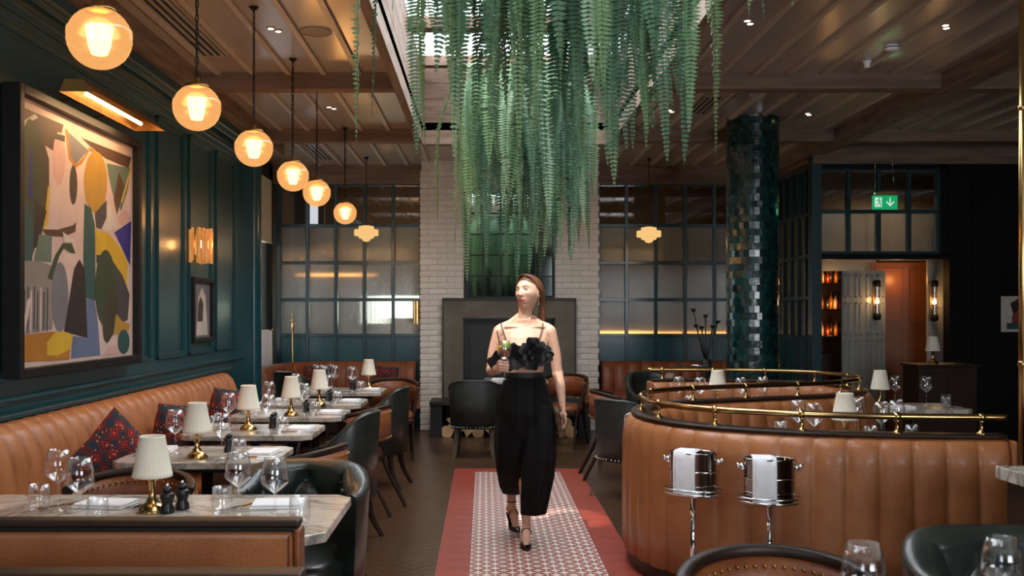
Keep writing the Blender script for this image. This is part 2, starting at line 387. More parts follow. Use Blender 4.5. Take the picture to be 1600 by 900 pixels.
# ---- ceiling with skylight opening
SX0, SX1, SY0, SY1 = -.66, 1.33, 1.6, 10.5
cb = MB()
for a, b in (((-2.9,YF,CEIL),(SX0-.05,YB+2.5,CEIL+.08)),((SX1+.05,YF,CEIL),(XR+.2,YB+2.5,CEIL+.08)),((SX0-.05,YF,CEIL),(SX1+.05,SY0,CEIL+.08)),((SX0-.05,SY1,CEIL),(SX1+.05,YB+2.5,CEIL+.08))): cb.box(a, b)
ce = cb.build('ceiling', CREAM); struct(ce, 'glossy cream boarded ceiling with raised battens')
xs = [-2.13+.282*k for k in range(6)] + [1.62+.272*k for k in range(8)] + [4.05+.3*k for k in range(11)]
bays = ((3.0,5.4),(5.6,7.97),(8.13,10.42),(10.58,12.9))
for x in xs:
    for y0, y1 in bays:
        if y0 < 3.1 and x > 3: pass
        MB().box((-.02,y0-y0,-.022),(.02,y1-y0,0)).build('batten', BATT, ce, (x,y0,CEIL+.001), fix=False)
for x in (-.35,.05,.35,.65,1.0): MB().box((-.02,0,-.022),(.02,2.3,0)).build('batten', BATT, ce, (x,10.6,CEIL+.001), fix=False)
tn = [0]
def trim(mb, mat, label, bevel=.004):
    tn[0] += 1; o = mb.build('trim_%d' % tn[0], mat, bevel=bevel); return struct(o, label)
for (y, nm) in ((5.5,'nearest'),(8.05,'middle'),(10.5,'far')):
    trim(MB().box((-2.27,y-.08,3.29),(SX0-.07,y+.08,3.43)), BEAMX, nm+' limed oak cross beam left of the skylight')
    trim(MB().box((SX1+.07,y-.08,3.29),(3.66,y+.08,3.43)), BEAMX, nm+' limed oak cross beam right of the skylight')
    trim(MB().box((3.84,y-.08,3.29),(XR,y+.08,3.43)), BEAMX, nm+' limed oak cross beam in the right aisle')
trim(MB().box((-2.49,YF,3.27),(-2.27,11.3,3.43)), BEAMY, 'limed oak beam along the teal wall')
trim(MB().box((3.66,2,3.27),(3.84,YB,3.43)), BEAMY, 'limed oak beam running over the right aisle')
trim(MB().box((SX0-.07,SY0,3.29),(SX0,SY1+.1,3.5)), BEAMY, 'left edge beam of the skylight')
trim(MB().box((SX1,SY0,3.29),(SX1+.07,SY1+.1,3.5)), BEAMY, 'right edge beam of the skylight')
trim(MB().box((SX0,SY1,3.27),(SX1,SY1+.1,3.5)), BEAMX, 'far edge beam of the skylight')
trim(MB().box((-2.75,12.93,3.17),(-.83,YB,3.43)), BEAMX, 'timber header above the left glazed partition')
trim(MB().box((1.47,12.93,3.17),(3.8,YB,3.43)), BEAMX, 'timber header above the right glazed partition')
trim(MB().box((3.7,11.2,3.17),(XR,11.36,3.43)), BEAMX, 'timber header above the doorway screen')
# skylight = window_1
sk = setE('window_1', 'long skylight with pale rafters under bright sky', (0,0,CEIL))
ZT = 4.08-CEIL
for nm, a, b in (('well_board',(SX0-.05,SY0,0),(SX0,SY1,ZT)),('well_board',(SX1,SY0,0),(SX1+.05,SY1,ZT)),('well_board',(SX0,SY1,0),(SX1,SY1+.05,ZT)),('well_board',(SX0,SY0-.05,0),(SX1,SY0,ZT))):
    for q in range(4):
        h = ZT/4; aa = (a[0],a[1],h*q+.003); bb = (b[0],b[1],h*(q+1)-.003); MB().box(aa, bb).build(nm, BEAM, sk, fix=False)
y = SY0+.5
while y < SY1-.1:
    MB().box((SX0,y-.06,ZT-.14),(SX1,y+.06,ZT-.04)).build('rafter', BEAMX, sk, bevel=.004); y += 1.3
y = SY0
while y < SY1-.1:
    MB().box((SX0-.05,y,ZT+.01),(SX1+.05,min(SY1,y+1.24)-.02,ZT+.022)).build('pane', SKYG, sk, fix=False)
    MB().box((SX0-.05,y-.025,ZT-.035),(SX1+.05,y+.025,ZT+.005)).build('glazing_bar', BEAMX, sk); y += 1.24
# ---- left wall
wl = struct(MB().box((-2.62,YF,0),(XL,10.32,CEIL)).build('wall_left', TEAL), 'glossy teal panelled wall')
def rect_moulding(y0, y1, z0, z1, x=XL):
    m = MB(); w_ = .045
    for k, (o, pr) in enumerate(((0,.022),(.02,.012))):
        a0, a1, b0, b1 = y0+o, y1-o, z0+o, z1-o; ww = .02
        m.box((x,a0,b0),(x+pr,a0+ww,b1)); m.box((x,a1-ww,b0),(x+pr,a1,b1)); m.box((x,a0,b0),(x+pr,a1,b0+ww)); m.box((x,a0,b1-ww),(x+pr,a1,b1))
    return m.build('panel_moulding', TEAL, wl, bevel=.003, seg=1)
for y0, y1 in ((1.0,3.9),(4.2,7.42),(7.58,8.26),(8.4,9.1),(9.24,9.95)): rect_moulding(y0, y1, 1.14, 3.0)
for y0, y1 in ((7.58,8.26),(8.4,9.1),(9.24,9.95)): rect_moulding(y0, y1, .2, .78)
m = MB(); m.box((XL,YF,3.03),(XL+.03,10.3,3.07)); m.box((XL,YF,3.07),(XL+.055,10.3,3.10)); m.box((XL,YF,3.16),(XL+.09,10.3,3.20)); m.box((XL,YF,3.2),(XL+.13,10.3,3.27)); m.build('cornice', TEAL, wl, bevel=.004, seg=1)
m = MB(); m.box((XL,YF,.955),(XL+.12,9.4,.985)); m.box((XL,YF,.925),(XL+.09,9.4,.957)); m.box((XL,YF,1.03),(XL+.03,10.3,1.055)); m.build('dado_rail', TEAL, wl, bevel=.004, seg=1)
m = MB().lathe([(.085,0),(.085,3.27)], 24, (-2.42,10.42,0)); m.box((-2.55,10.3,0),(-2.40,10.36,3.3)); pw = m.build('trim_60', TEAL); struct(pw, 'round teal pilaster ending the panelled wall')
# wall beyond, with window and blind
struct(MB().box((-2.9,10.32,0),(-2.76,11.55,CEIL)).box((-2.9,11.55,0),(-2.76,12.95,.95)).box((-2.9,11.55,3.1),(-2.76,12.95,CEIL)).box((-2.9,12.8,0),(-2.76,YB+2.4,CEIL)).build('wall_left_far', CHAR), 'dark wall beyond the pilaster')
w2 = setE('window_2', 'tall window beside the teal pilaster', (-2.8,11.55,.95))
MB().box((0,0,0),(.03,.04,2.15)).box((0,1.21,0),(.03,1.25,2.15)).box((0,0,0),(.03,1.25,.04)).box((0,0,2.11),(.03,1.25,2.15)).box((0,.6,0),(.03,.63,2.15)).build('window_frame', NEARB, w2)
MB().box((.01,.04,.04),(.016,1.21,2.11)).build('pane', CLEARP, w2)
b_ = MB().box((-2.755,11.6,2.40),(-2.748,12.86,3.2)).box((-2.765,11.6,2.385),(-2.738,12.86,2.41)).build('roller_blind', SHADE, bevel=.003); tag(b_, 'cream roller blind half lowered over window beside the teal pilaster', 'blind')
m = MB(); secs = []
for k in range(61):
    y = 11.35+1.25*k/60; o = .018*math.sin(k*1.3); secs.append([Vector((-2.70+o,y,1.27)), Vector((-2.70+o*1.2,y,1.05)), Vector((-2.70+o*1.5,y,.62)), Vector((-2.706+o*1.5,y,.62)), Vector((-2.706+o*1.2,y,1.05)), Vector((-2.706+o,y,1.27))])
m.loft(secs); cu = m.build('cafe_curtain', LINEN); tag(cu, 'short white gathered cafe curtain on the low window rail behind the pilaster', 'curtain')
m = MB().tube([(-2.70,11.3,1.275),(-2.70,12.7,1.275)], .008, 8).sph((-2.70,11.3,1.275),.018).sph((-2.70,12.7,1.275),.018).build('curtain_rod', BRASS); tag(m, 'thin brass rod carrying the short white curtain', 'rod')
# hedge beyond the window
hd = MB()
for k in range(700):
    c = Vector((random.uniform(-4.2,-3.5), random.uniform(10.6,16.0), random.uniform(.3,3.2))); a = random.uniform(0,6); s_ = random.uniform(.05,.1)
    d = Vector((math.cos(a),math.sin(a),random.uniform(-.5,.5)))*s_; e = Vector((-d.y,d.x,random.uniform(-.06,.06)))*.5
    hd.add([c-d,c+e,c+d,c-e],[(0,1,2,3)])
hd = hd.build('leafy_hedge', pm('hedge_leaf',(.03,.055,.02),(.10,.08,.03),6,.7), fix=False); tag(hd, 'dark leafy shrubs outside the window behind the pilaster', 'shrub', kind='stuff')
# ---- other shell walls
struct(MB().box((XR,YF,0),(XR+.15,YB+2.5,CEIL)).build('wall_right', NEARB), 'near black wall at the right')
struct(MB().box((-2.9,YB+2.3,0),(XR+.2,YB+2.45,CEIL)).build('wall_back_far', pm('backroom_paint',(.20,.16,.12),None,2,.7)), 'back wall of the room behind the glazed screens')
# wall behind the camera with assumed tall windows
m = MB(); m.box((-2.9,YF-.15,0),(XR+.2,YF,.8)); m.box((-2.9,YF-.15,3.0),(XR+.2,YF,CEIL)); m.box((-2.9,YF-.15,.8),(-2.5,YF,3.0)); m.box((5.1,YF-.15,.8),(XR+.2,YF,3.0))
m.box((-.8,YF-.15,.8),(2.1,YF,3.0))
struct(m.build('wall_front', NEARB), 'wall with tall windows behind the viewpoint')
# ---- chimney breast with brick face
wb = struct(MB().box((-.8,12.62,0),(1.44,YB+.2,CEIL)).build('wall_back', MORTAR), 'white painted brick chimney breast')
bx0, bx1 = -.815, 1.455; BWd, BH = .2165, .0655; pos = []
r = 0; z = .003
while z < 3.26:
    x = bx0 - (0 if r % 2 == 0 else .113)
    while x < bx1-.01:
        a, b = max(bx0, x), min(bx1, x+BWd)
        if b-a > .03:
            cx, cz = (a+b)/2, z+BH/2
            hid = (-.5 < cx < 1.12 and cz < 1.64)
            if not hid: pos.append((cx, cz, b-a))
        x += BWd+.0095
    z += BH+.0095; r += 1
def brk(p):
    u = U0+p[0]*F/12.6; v = V0-(p[1]-1.5)*F/12.6
    if 700 < u < 893 and v < 320: return 3
    if 727 < u < 865 and v > 330: return 2
    return 0 if v > 330 or u < 690 else 1
pos.sort(key=brk)
cache = {}; rest = MB()
for n, (cx, cz, ww) in enumerate(pos):
    k = (round(ww,2), n % 5)
    if n < 300:
        if k not in cache:
            b = MB(); b.cbox((0,0,0),(k[0],.03,BH)); o = b.build('brick', BRICK, wb, bevel=.006, seg=1); cache[k] = o.data
            me = o.data
            for vv in me.vertices: vv.co.y += random.uniform(-.003,.003); vv.co.z += random.uniform(-.002,.002)
            o.location = (cx,12.626,cz); continue
        link('brick', cache[k], wb, (cx,12.626+random.uniform(-.003,.002),cz), (0,0,random.uniform(-.012,.012)))
    else: rest.cbox((cx,12.626+random.uniform(-.003,.002),cz),(ww,.03,BH))
stuff(rest.build('bricks', BRICKI, wb, fix=False))
# side faces of breast covered by wall solid. fireplace surround
fs = thing('fireplace_surround', 'weathered stone fireplace surround with dark metal edging around the firebox', 'fireplace', (.31,12.6,0))
MB().box((-.825,-.1,.0),(-.575,0,1.66)).box((.575,-.1,0),(.825,0,1.66)).box((-.575,-.1,1.42),(.575,0,1.66)).build('stone_slab', STONE, fs)
MB().box((-.84,-.115,0),(-.822,0,1.675)).box((.822,-.115,0),(.84,0,1.675)).box((-.84,-.125,1.655),(.84,0,1.68)).build('steel_edge', STEELD, fs)
MB().box((-.58,-.104,.0),(-.56,-.0,1.43)).box((.56,-.104,.0),(.58,0,1.43)).box((-.58,-.104,1.41),(.58,0,1.43)).build('inner_edge', STEELD, fs)
MB().box((-.575,-.002,.0),(.575,.0,1.42)).box((-.5,-.05,.3),(-.18,-.02,1.2)).box((.2,-.05,.3),(.5,-.02,1.2)).box((-.575,-.03,1.2),(.575,-.01,1.26)).build('fire_screen', STEELD, fs)
# mirror of small panes
mr = thing('pane_mirror', 'black gridded mirror over the fireplace reflecting the hanging ferns', 'mirror', (.31,12.59,1.69))
cw, chh = .222, .265
for i in range(5):
    for j in range(5):
        MB().box((-.55+i*cw+.006,-.012,j*chh+.006),(-.55+(i+1)*cw-.006,-.006,(j+1)*chh-.006)).build('pane', MIRR, mr, rot=(random.uniform(-.003,.003),0,random.uniform(-.004,.004)), fix=False)
m = MB()
for i in range(6): w_ = .018 if i in (0,5) else .008; m.box((-.55+i*cw-w_,-.03,-.01),(-.55+i*cw+w_,0,5*chh+.01))
for j in range(6): w_ = .018 if j in (0,5) else .008; m.box((-.568,-.0295,j*chh-w_),(-.55+5*cw+.018,0,j*chh+w_))
m.build('muntin_grid', BLACK, mr)
# hearth bench with logs
hb = thing('hearth_bench', 'low black hearth bench with split logs stacked underneath', 'bench', (.31,12.2,0))
MB().box((-.97,-.28,.385),(.97,.28,.43)).build('bench_top', STEELD, hb, bevel=.004)
for x0, x1 in ((-.96,-.82),(.82,.96)): MB().box((x0,-.26,0),(x1,.27,.385)).build('bench_leg', STEELD, hb, bevel=.004)
def mklog(kind):
    o = thing('split_log', 'log', 'log'); r = .073
    if kind == 0: poly = [(r*math.cos(a), r*math.sin(a)) for a in [i*PI/6+.1 for i in range(12)]]
    elif kind == 1: poly = [(0,-.3*r)]+[(1.25*r*math.cos(a), 1.25*r*math.sin(a)-.3*r) for a in [.5+i*.35 for i in range(7)]]
    else: poly = [(-r,-.5*r),(r,-.55*r),(.1*r,.95*r)]
    n = len(poly); m = MB(); m.add([(x,y_,z) for y_ in (-.21,.21) for x,z in poly], [(i,(i+1)%n,n+(i+1)%n,n+i) for i in range(n)]); m.build('bark', LOGB, o, bevel=0)
    for y_ in (-.2105,.2105): MB().add([(x,y_,z) for x,z in poly], [tuple(range(n))]).build('cut_face', LOGE, o, fix=False)
    return o
lk = [Kind(lambda k=k: mklog(k)) for k in range(3)]
cnt = 0
for row, z in enumerate((.063,.165,.265)):
    x = -.76 + (.06 if row % 2 else 0)
    while x < .78:
        if not (row == 2 and random.random() < .25):
            o = lk[cnt*7 % 3 if row < 2 else 1].at((.31+x,12.18,z), 'split log in the stack under the black hearth bench', 0, 'logs under the hearth bench'); o.rotation_euler = (0,random.choice((0,.3,3.3,-.3,2.9)),random.uniform(-.05,.05))
        cnt += 1; x += .124
# ---- glazed partitions
wn = [3]
def glazed(name_label, origin, ang, colsx, rowz, zbase, thick=.045, mat=TEAL, clear_top=True):
    o = setE('window_%d' % wn[0], name_label, origin); o.rotation_euler = (0,0,ang); wn[0] += 1
    x0, x1 = colsx[0], colsx[-1]; b = .021
    m = MB()
    for i, x in enumerate(colsx): ww = b*1.5 if i in (0,len(colsx)-1) else b; m.box((x-ww,-thick,zbase),(x+ww,thick,rowz[-1]))
    m.build('mullions', TEALD, o, bevel=.004, seg=1)
    m = MB()
    for z in rowz: m.box((x0,-thick*.9,z-b),(x1,thick*.9,z+b))
    m.build('transoms', TEALD, o, bevel=.004, seg=1)
    for i in range(len(colsx)-1):
        for j in range(len(rowz)-1):
            top = clear_top and j == len(rowz)-2
            MB().box((colsx[i]+b,-.004,rowz[j]+b),(colsx[i+1]-b,.004,rowz[j+1]-b)).build('pane', CLEARP if top else REED, o, fix=False)
        if zbase < rowz[0]-.1: MB().box((colsx[i]+.0,-.02,zbase),(colsx[i+1]-.0,.02,rowz[0])).build('base_panel', mat, o, bevel=.004, seg=1)
    return o
rz = [1.20,1.665,2.145,2.63,3.17]
glazed('five bay teal glazed screen of reeded panes left of the chimney breast', (0,13.0,0), 0, [-2.68+.3725*k for k in range(6)], rz, 0)
glazed('teal glazed screen of reeded panes right of the chimney breast', (0,13.0,0), 0, [1.47+.381*k for k in range(7)], rz, 0)
glazed('teal glazed side screen between tiled column and doorway', (3.76,13.0,0), -PI/2, [.03+.283*k for k in range(7)], rz, 0, clear_top=True)
glazed('two rows of panes above the doorway at the right', (0,11.3,0), 0, [3.78+.342*k for k in range(5)], [2.17,2.64,3.12], 2.17)
# doorway wall
m = MB().box((5.24,11.22,0),(XR,11.38,3.3)).box((3.74,11.24,3.12),(XR,11.36,3.3)).box((3.74,11.24,2.10),(5.24,11.36,2.16)).box((5.15,11.24,2.14),(5.24,11.36,3.2)).build('wall_right_back', NEARB, bevel=.003)
struct(m, 'near black panelled wall beside the lit doorway')
for x in (5.5,6.25,7.0):
    for z0, z1 in ((.2,.9),(1.0,2.05),(2.15,3.0)):
        MB().box((x-.02,11.2,z0),(x,11.22,z1)).box((x+.58,11.2,z0),(x+.6,11.22,z1)).box((x-.02,11.2,z0),(x+.6,11.22,z0+.02)).box((x-.02,11.2,z1-.02),(x+.6,11.22,z1)).build('panel_moulding', NEARB, m)
struct(MB().box((3.69,11.22,0),(3.80,11.36,3.3)).build('trim_61', TEALD), 'corner post of the glazed screens')
# room behind: bar zone, corridor
def prow(name, label, x0, x1, y, z1, nx, zs, mat, ang=0, kind=None):
    o = struct(MB().box((0,0,0),(x1-x0,.04,z1)).build(name, mat, None, (x0,y,0), (0,0,ang)), label)
    n = nx; W_ = (x1-x0)/n
    for i in range(n):
        for j in range(len(zs)-1):
            m = MB(); a, b, c, d = i*W_+.03, (i+1)*W_-.03, zs[j]+.03, zs[j+1]-.03
            m.box((a,-.012,c),(a+.015,0,d)); m.box((b-.015,-.012,c),(b,0,d)); m.box((a,-.012,c),(b,0,c+.015)); m.box((a,-.012,d-.015),(b,0,d)); m.build('panel_moulding', mat, o, fix=False)
    return o
prow('door_1','pale grey panelled partition inside the doorway',4.31,4.83,12.0,2.0,4,[.05,.6,1.2,1.65,1.98],pm('pale_grey_gloss',(.36,.37,.34),None,2,.22,coat=.5))
prow('door_2','amber brown panelled door inside the doorway',4.82,5.62,12.4,2.12,2,[.05,.7,1.35,2.08],ORNG,ang=-.12)
prow('wall_passage','pale panelled wall strip at the right of the doorway',5.23,5.9,11.75,2.5,1,[.1,.9,1.6,2.4],WHITEP)
struct(MB().box((3.8,13.3,2.2),(6.2,13.34,CEIL)).box((3.8,12.7,2.03),(5.0,12.75,3.0)).box((5.0,12.6,2.15),(6.2,12.65,3.0)).build('wall_passage_back', WHITEP), 'pale wall above the bar shelves')
# back bar cabinet, shelves, bottles
bc = thing('back_bar_shelves', 'dark bar shelving seen through the doorway, warmly lit', 'shelves', (4.35,12.9,0))
MB().box((-.5,0,0),(.6,.05,2.2)).build('backboard', pm('bar_back',(.10,.045,.02),None,3,.5), bc)
for z in (1.20,1.54,1.87): MB().box((-.5,-.28,z-.02),(.6,0,z)).build('shelf', DWOOD, bc)
MB().box((-.5,-.4,0),(.6,0,.98)).build('bar_counter', DWOOD, bc)
bcol = [pm('bottle_amber',(.35,.12,.02),None,5,.1,coat=.6), pm('bottle_dark',(.03,.02,.012),None,5,.1,coat=.6), pm('bottle_red',(.3,.02,.01),None,5,.15,coat=.6), pm('bottle_pale',(.55,.42,.25),None,5,.12,coat=.6)]
def mkbottle(i):
    h = (.26,.3,.22)[i % 3]; o = thing('bottle', 'b', 'bottle'); MB().lathe([(.001,0),(.034,.002),(.036,h*.55),(.014,h*.72),(.013,h*.93),(.001,h*.93)], 10).build('bottle_body', bcol[i % 4], o)
    MB().lathe([(.016,h*.93),(.016,h),(.001,h)],8).build('cap', BLACK if i % 2 else GOLD, o); return o
bk = [Kind(lambda i=i: mkbottle(i)) for i in range(6)]
for sh, z in (('lower',1.20),('middle',1.54),('top',1.87)):
    for k in range(9): bk[(k*5+int(z*10)) % 6].at((4.16+k*.056+random.uniform(-.005,.005),12.74+.03*(k%2),z), 'liquor bottle in the row on the %s back bar shelf' % sh, 0, 'bottles on the %s back bar shelf' % sh, .76)
for z in (1.24,1.58,1.91): light('POINT', 'shelf_glow', (4.40,12.66,z), 1.6, (1,.5,.16), shadow_soft_size=.05)
# back room furniture seen blurred: bar counter light strips and a bright window
def strip(name, a, b, s, col=(1,.45,.12), lab='warm light strip behind reeded glass'):
    o = MB().box(a, b).build(name, emis('glow_'+name+str(len(MATS)+len(bpy.data.materials)), col, s)); return tag(o, lab, 'light')
strip('strip_light',(1.15,15.30,1.13),(2.55,15.34,1.21),5,lab='short warm light strip low behind the right reeded screen, nearest the chimney')
strip('strip_light',(2.6,15.30,1.17),(4.6,15.34,1.20),4,lab='long thin warm light strip low behind the right reeded screen')
strip('strip_light',(-2.85,15.30,2.05),(-1.8,15.34,2.10),3.0,lab='warm light strip high behind the left reeded screen')
strip('strip_light',(4.2,15.30,1.6),(5.2,15.34,2.3),1.5,lab='warm light behind the side screen beside the tiled column')
bw = setE('window_9', 'bright window of the back room seen through the reeded panes', (-1.75,15.3,1.33))
MB().box((0,0,0),(1.05,.02,.42)).build('pane', emis('bright_window',(.86,1,.82),4.5), bw); MB().box((-.05,-.03,-.05),(0,.03,.47)).box((1.05,-.03,-.05),(1.1,.03,.47)).box((0,-.03,.42),(1.05,.03,.47)).box((0,-.03,-.05),(1.05,.03,0)).build('window_frame', NEARB, bw)
o = MB().box((-1.45,14.4,0),(-.9,14.6,1.42)).build('service_counter', pm('ochre_counter',(.55,.33,.08),None,3,.5), bevel=.01); tag(o, 'ochre counter glimpsed through the lower right panes of the left screen', 'counter')
light('AREA', 'back_room_light', (-1.2,13.8,3.2), 16, (1,.74,.48), (-1.2,14.6,1), size=1.0)  # unseen lamp added to brighten the ochre counter behind the panes
light('AREA', 'back_room_light', (2.2,14.2,3.3), 4, (1,.62,.36), (2.2,14.6,1), size=1.6)  # unseen lamp added, as no daylight passes the reeded glass
light('AREA', 'passage_light', (5.0,12.1,2.9), 4, (1,.62,.34), (4.9,12.3,1), size=.5)
# ---- tiled column
cm = thing('tiled_column', 'round column clad in dark green glazed tiles beside the curved banquette', 'column', (2.665,9.9,0))
MB().lathe([(.245,0),(.245,CEIL)], 48).build('column_core', TEALD, cm)
def tilemat():
    m = pm('green_glazed_tile', (.002,.018,.020), (.006,.038,.034), 20, .14, coat=.6, bump=.25, bscale=25, island=.55); return m
m = MB(); n = 32; hh = .068; r_ = 0; z = 0
while z < CEIL-.01:
    off = .5*(r_ % 2)
    for k in range(n):
        a0 = 2*PI*(k+off)/n; a1 = 2*PI*(k+1+off)/n; g = .006; tl = random.uniform(-.0012,.0012); tl2 = random.uniform(-.0012,.0012)
        vs = []
        for rr in (.244,.256):
            for a, zz, q in ((a0+g,z+.002,-1),(a1-g,z+.002,1),(a1-g,z+hh-.002,1),(a0+g,z+hh-.002,-1)):
                R_ = rr+(tl*q+tl2*(1 if zz > z+.02 else -1) if rr > .25 else 0); vs.append((R_*math.cos(a),R_*math.sin(a),min(zz,CEIL)))
        m.add(vs, [(4,5,6,7),(0,4,7,3),(1,2,6,5),(0,1,5,4),(3,7,6,2)])
    z += hh; r_ += 1
stuff(m.build('glazed_tiles', tilemat(), cm, fix=False))
# ---- ceiling fittings
def vent(p0, p1, label, n=5):
    cx, cy = (p0[0]+p1[0])/2, (p0[1]+p1[1])/2; w_, l_ = abs(p1[0]-p0[0]), abs(p1[1]-p0[1])
    o = thing('ceiling_vent', label, 'vent', (cx,cy,CEIL-.002)); m = MB().box((-w_/2,-l_/2,-.012),(-w_/2+.02,l_/2,0)).box((w_/2-.02,-l_/2,-.012),(w_/2,l_/2,0)).box((-w_/2,-l_/2,-.012),(w_/2,-l_/2+.02,0)).box((-w_/2,l_/2-.02,-.012),(w_/2,l_/2,0)); m.build('frame', CREAM, o)
    MB().box((-w_/2+.02,-l_/2+.02,-.003),(w_/2-.02,l_/2-.02,0)).build('backing', BLACK, o)
    for k in range(n):
        x = -w_/2+.02+(w_-.04)*(k+.5)/n; MB().box((x-.012,-l_/2+.02,-.011),(x+.012,l_/2-.02,-.004)).build('slat', CREAM, o, fix=False)
vent((-2.2,5.65),(-1.9,7.45), 'long slotted ceiling vent nearest the first globe pendants')
vent((-2.10,11.3),(-1.80,12.5), 'slotted ceiling vent at the far end of the left ceiling')
vent((1.92,8.8),(2.22,9.65), 'slotted ceiling vent right of the hanging ferns')
def mkdown():
    o = thing('twin_downlight', 'd', 'downlight')
    for s in (-1,1): MB().lathe([(.03,0),(.03,-.006),(.022,-.004),(.001,-.004)],16,(s*.018,s*.033,0)).build('trim_ring', CREAM, o); MB().disc(.02,-.0055,16,(s*.018,s*.033)).build('lens', SPOTE, o)
    return o
dk = Kind(mkdown)
for u, v, lab in ((429,46,'twin downlight beside the second pendant'),(518,168,'twin downlight in the left middle ceiling bay'),(1170,34,'twin downlight right of the near fern'),(1478,41,'twin downlight at the upper right corner'),(1048,173,'small twin downlight beside the right ceiling vent'),(1263,178,'twin downlight right of the tiled column top'),(1381,287,'twin downlight above the green exit sign')):
    if v == 287: continue
    Y = (CEIL-CZ)*F/(V0-v); dk.at(((u-U0)*Y/F,Y,CEIL-.001), lab, 0, 'twin ceiling downlights')
    light('SPOT', 'downlight_beam', ((u-U0)*Y/F,Y,CEIL-.02), 9, (1,.78,.55), ((u-U0)*Y/F,Y,0), spot_size=1.3, spot_blend=.8, shadow_soft_size=.03)
sp = thing('ceiling_speaker', 'round flush cream ceiling speaker near the skylight beam', 'speaker', (-1.15,6.8,CEIL-.001)); MB().lathe([(.11,0),(.11,-.008),(.098,-.01)],32).build('rim', CREAM, sp); MB().disc(.098,-.008,32).build('grille', pm('grille_cream',(.3,.25,.2),None,400,.6), sp)
sd = thing('smoke_detector', 'white round smoke detector on the right ceiling', 'detector', (2.93,7.17,CEIL-.001)); MB().lathe([(.055,0),(.055,-.02),(.04,-.035),(.001,-.038)],24).build('housing', LINEN, sd); MB().lathe([(.057,-.012),(.06,-.016),(.057,-.02)],24).build('ring', CHAR, sd)
sq = thing('ceiling_sensor', 'small white ceiling sensor beside the smoke detector', 'sensor', (2.92,7.6,CEIL-.001)); MB().lathe([(.03,0),(.03,-.01),(.022,-.03),(.022,-.05),(.001,-.052)],16).build('housing', LINEN, sq); MB().lathe([(.034,0),(.034,-.006),(.03,-.006)],16).build('flange', LINEN, sq)
# ================================================================ PENDANTS
def chain_mb(z0, z1, r=.011):
    m = MB(); z = z0; k = 0
    while z < z1:
        h = .036; pts = []
        for q in range(8):
            a = 2*PI*q/8; x = r*.75*math.cos(a); zz = z+h/2+h*.62*math.sin(a); pts.append((x,0,zz) if k % 2 else (0,x,zz))
        m.tube(pts, .0027, 5, closed=True); z += h*.98; k += 1
    m.tube([(0.006,0,z0),(0.009,.004,(z0+z1)/2),(.006,0,z1)], .0022, 5); return m
def mkglobe():
    o = thing('globe_pendant', 'g', 'pendant lamp'); m = MB(); pr = []
    for i in range(33):
        a = PI*i/32; r = .118*math.sin(a)*(1+.012*(i % 2)); z = -.118*math.cos(a)*.985
        if abs(z-.028) < .006: r *= 1.025
        if z < .105: pr.append((max(r,.0005),z))
    m.lathe(pr, 40); m.build('globe_shade', GLOBE, o)
    MB().lathe([(.001,-.055),(.026,-.062),(.036,-.03),(.046,.04),(.044,.048),(.001,.052)],16,flute=.12,nf=8).build('bulb', CORE, o)
    MB().lathe([(.058,.098),(.062,.104),(.056,.116),(.03,.122),(.014,.13),(.012,.15),(.001,.152)],24).build('gallery_cap', GOLD, o)
    chain_mb(.15, .87).build('chain', BLACK, o, fix=False)
    MB().lathe([(.001,.865),(.016,.868),(.03,.885),(.034,.89),(.034,.888)],16).build('canopy', BLACK, o)
    return o
gk = Kind(mkglobe)
gy = (3.75,5.02,6.26,7.54,8.61,10.36); ordn = ('nearest','second','third','fourth','fifth','farthest')
for y, n in zip(gy, ordn):
    gk.at((-1.45,y,2.532), 'amber glass globe pendant on a chain, %s of the six over the wall tables' % n, random.uniform(0,3), 'globe pendants over the wall tables')
    light('POINT', 'pendant_glow', (-1.45,y,2.50), 17, (1,.52,.2), shadow_soft_size=.1)
def mkdeco():
    o = thing('stepped_pendant', 's', 'pendant lamp')
    MB().lathe([(.001,-.105),(.03,-.1),(.05,-.085),(.055,-.068),(.055,-.066),(.092,-.062),(.095,-.04),(.095,-.035),(.145,-.03),(.15,-.025),(.15,.04),(.145,.045),(.095,.05),(.095,.085),(.05,.09),(.05,.095),(.001,.095)],32).build('opal_shade', DECO, o)
    MB().lathe([(.05,.094),(.045,.108),(.01,.112),(.008,.13)],16).build('cap', GOLD, o); MB().tube([(0,0,.12),(0,0,.93)],.005,6).build('rod', BLACK, o); MB().lathe([(.001,.9),(.03,.93),(.03,.942)],12).build('canopy', BLACK, o); return o
sk_ = Kind(mkdeco)
sk_.at((-1.46,12.3,2.476), 'small stepped opal pendant at the left, in front of the left glazed screen')
sk_.at((2.03,12.3,2.46), 'small stepped opal pendant at the right, in front of the right glazed screen')
light('POINT','deco_glow',(-1.46,12.3,2.3),4,(1,.6,.28),shadow_soft_size=.12); light('POINT','deco_glow',(2.03,12.3,2.3),3,(1,.6,.28),shadow_soft_size=.12)
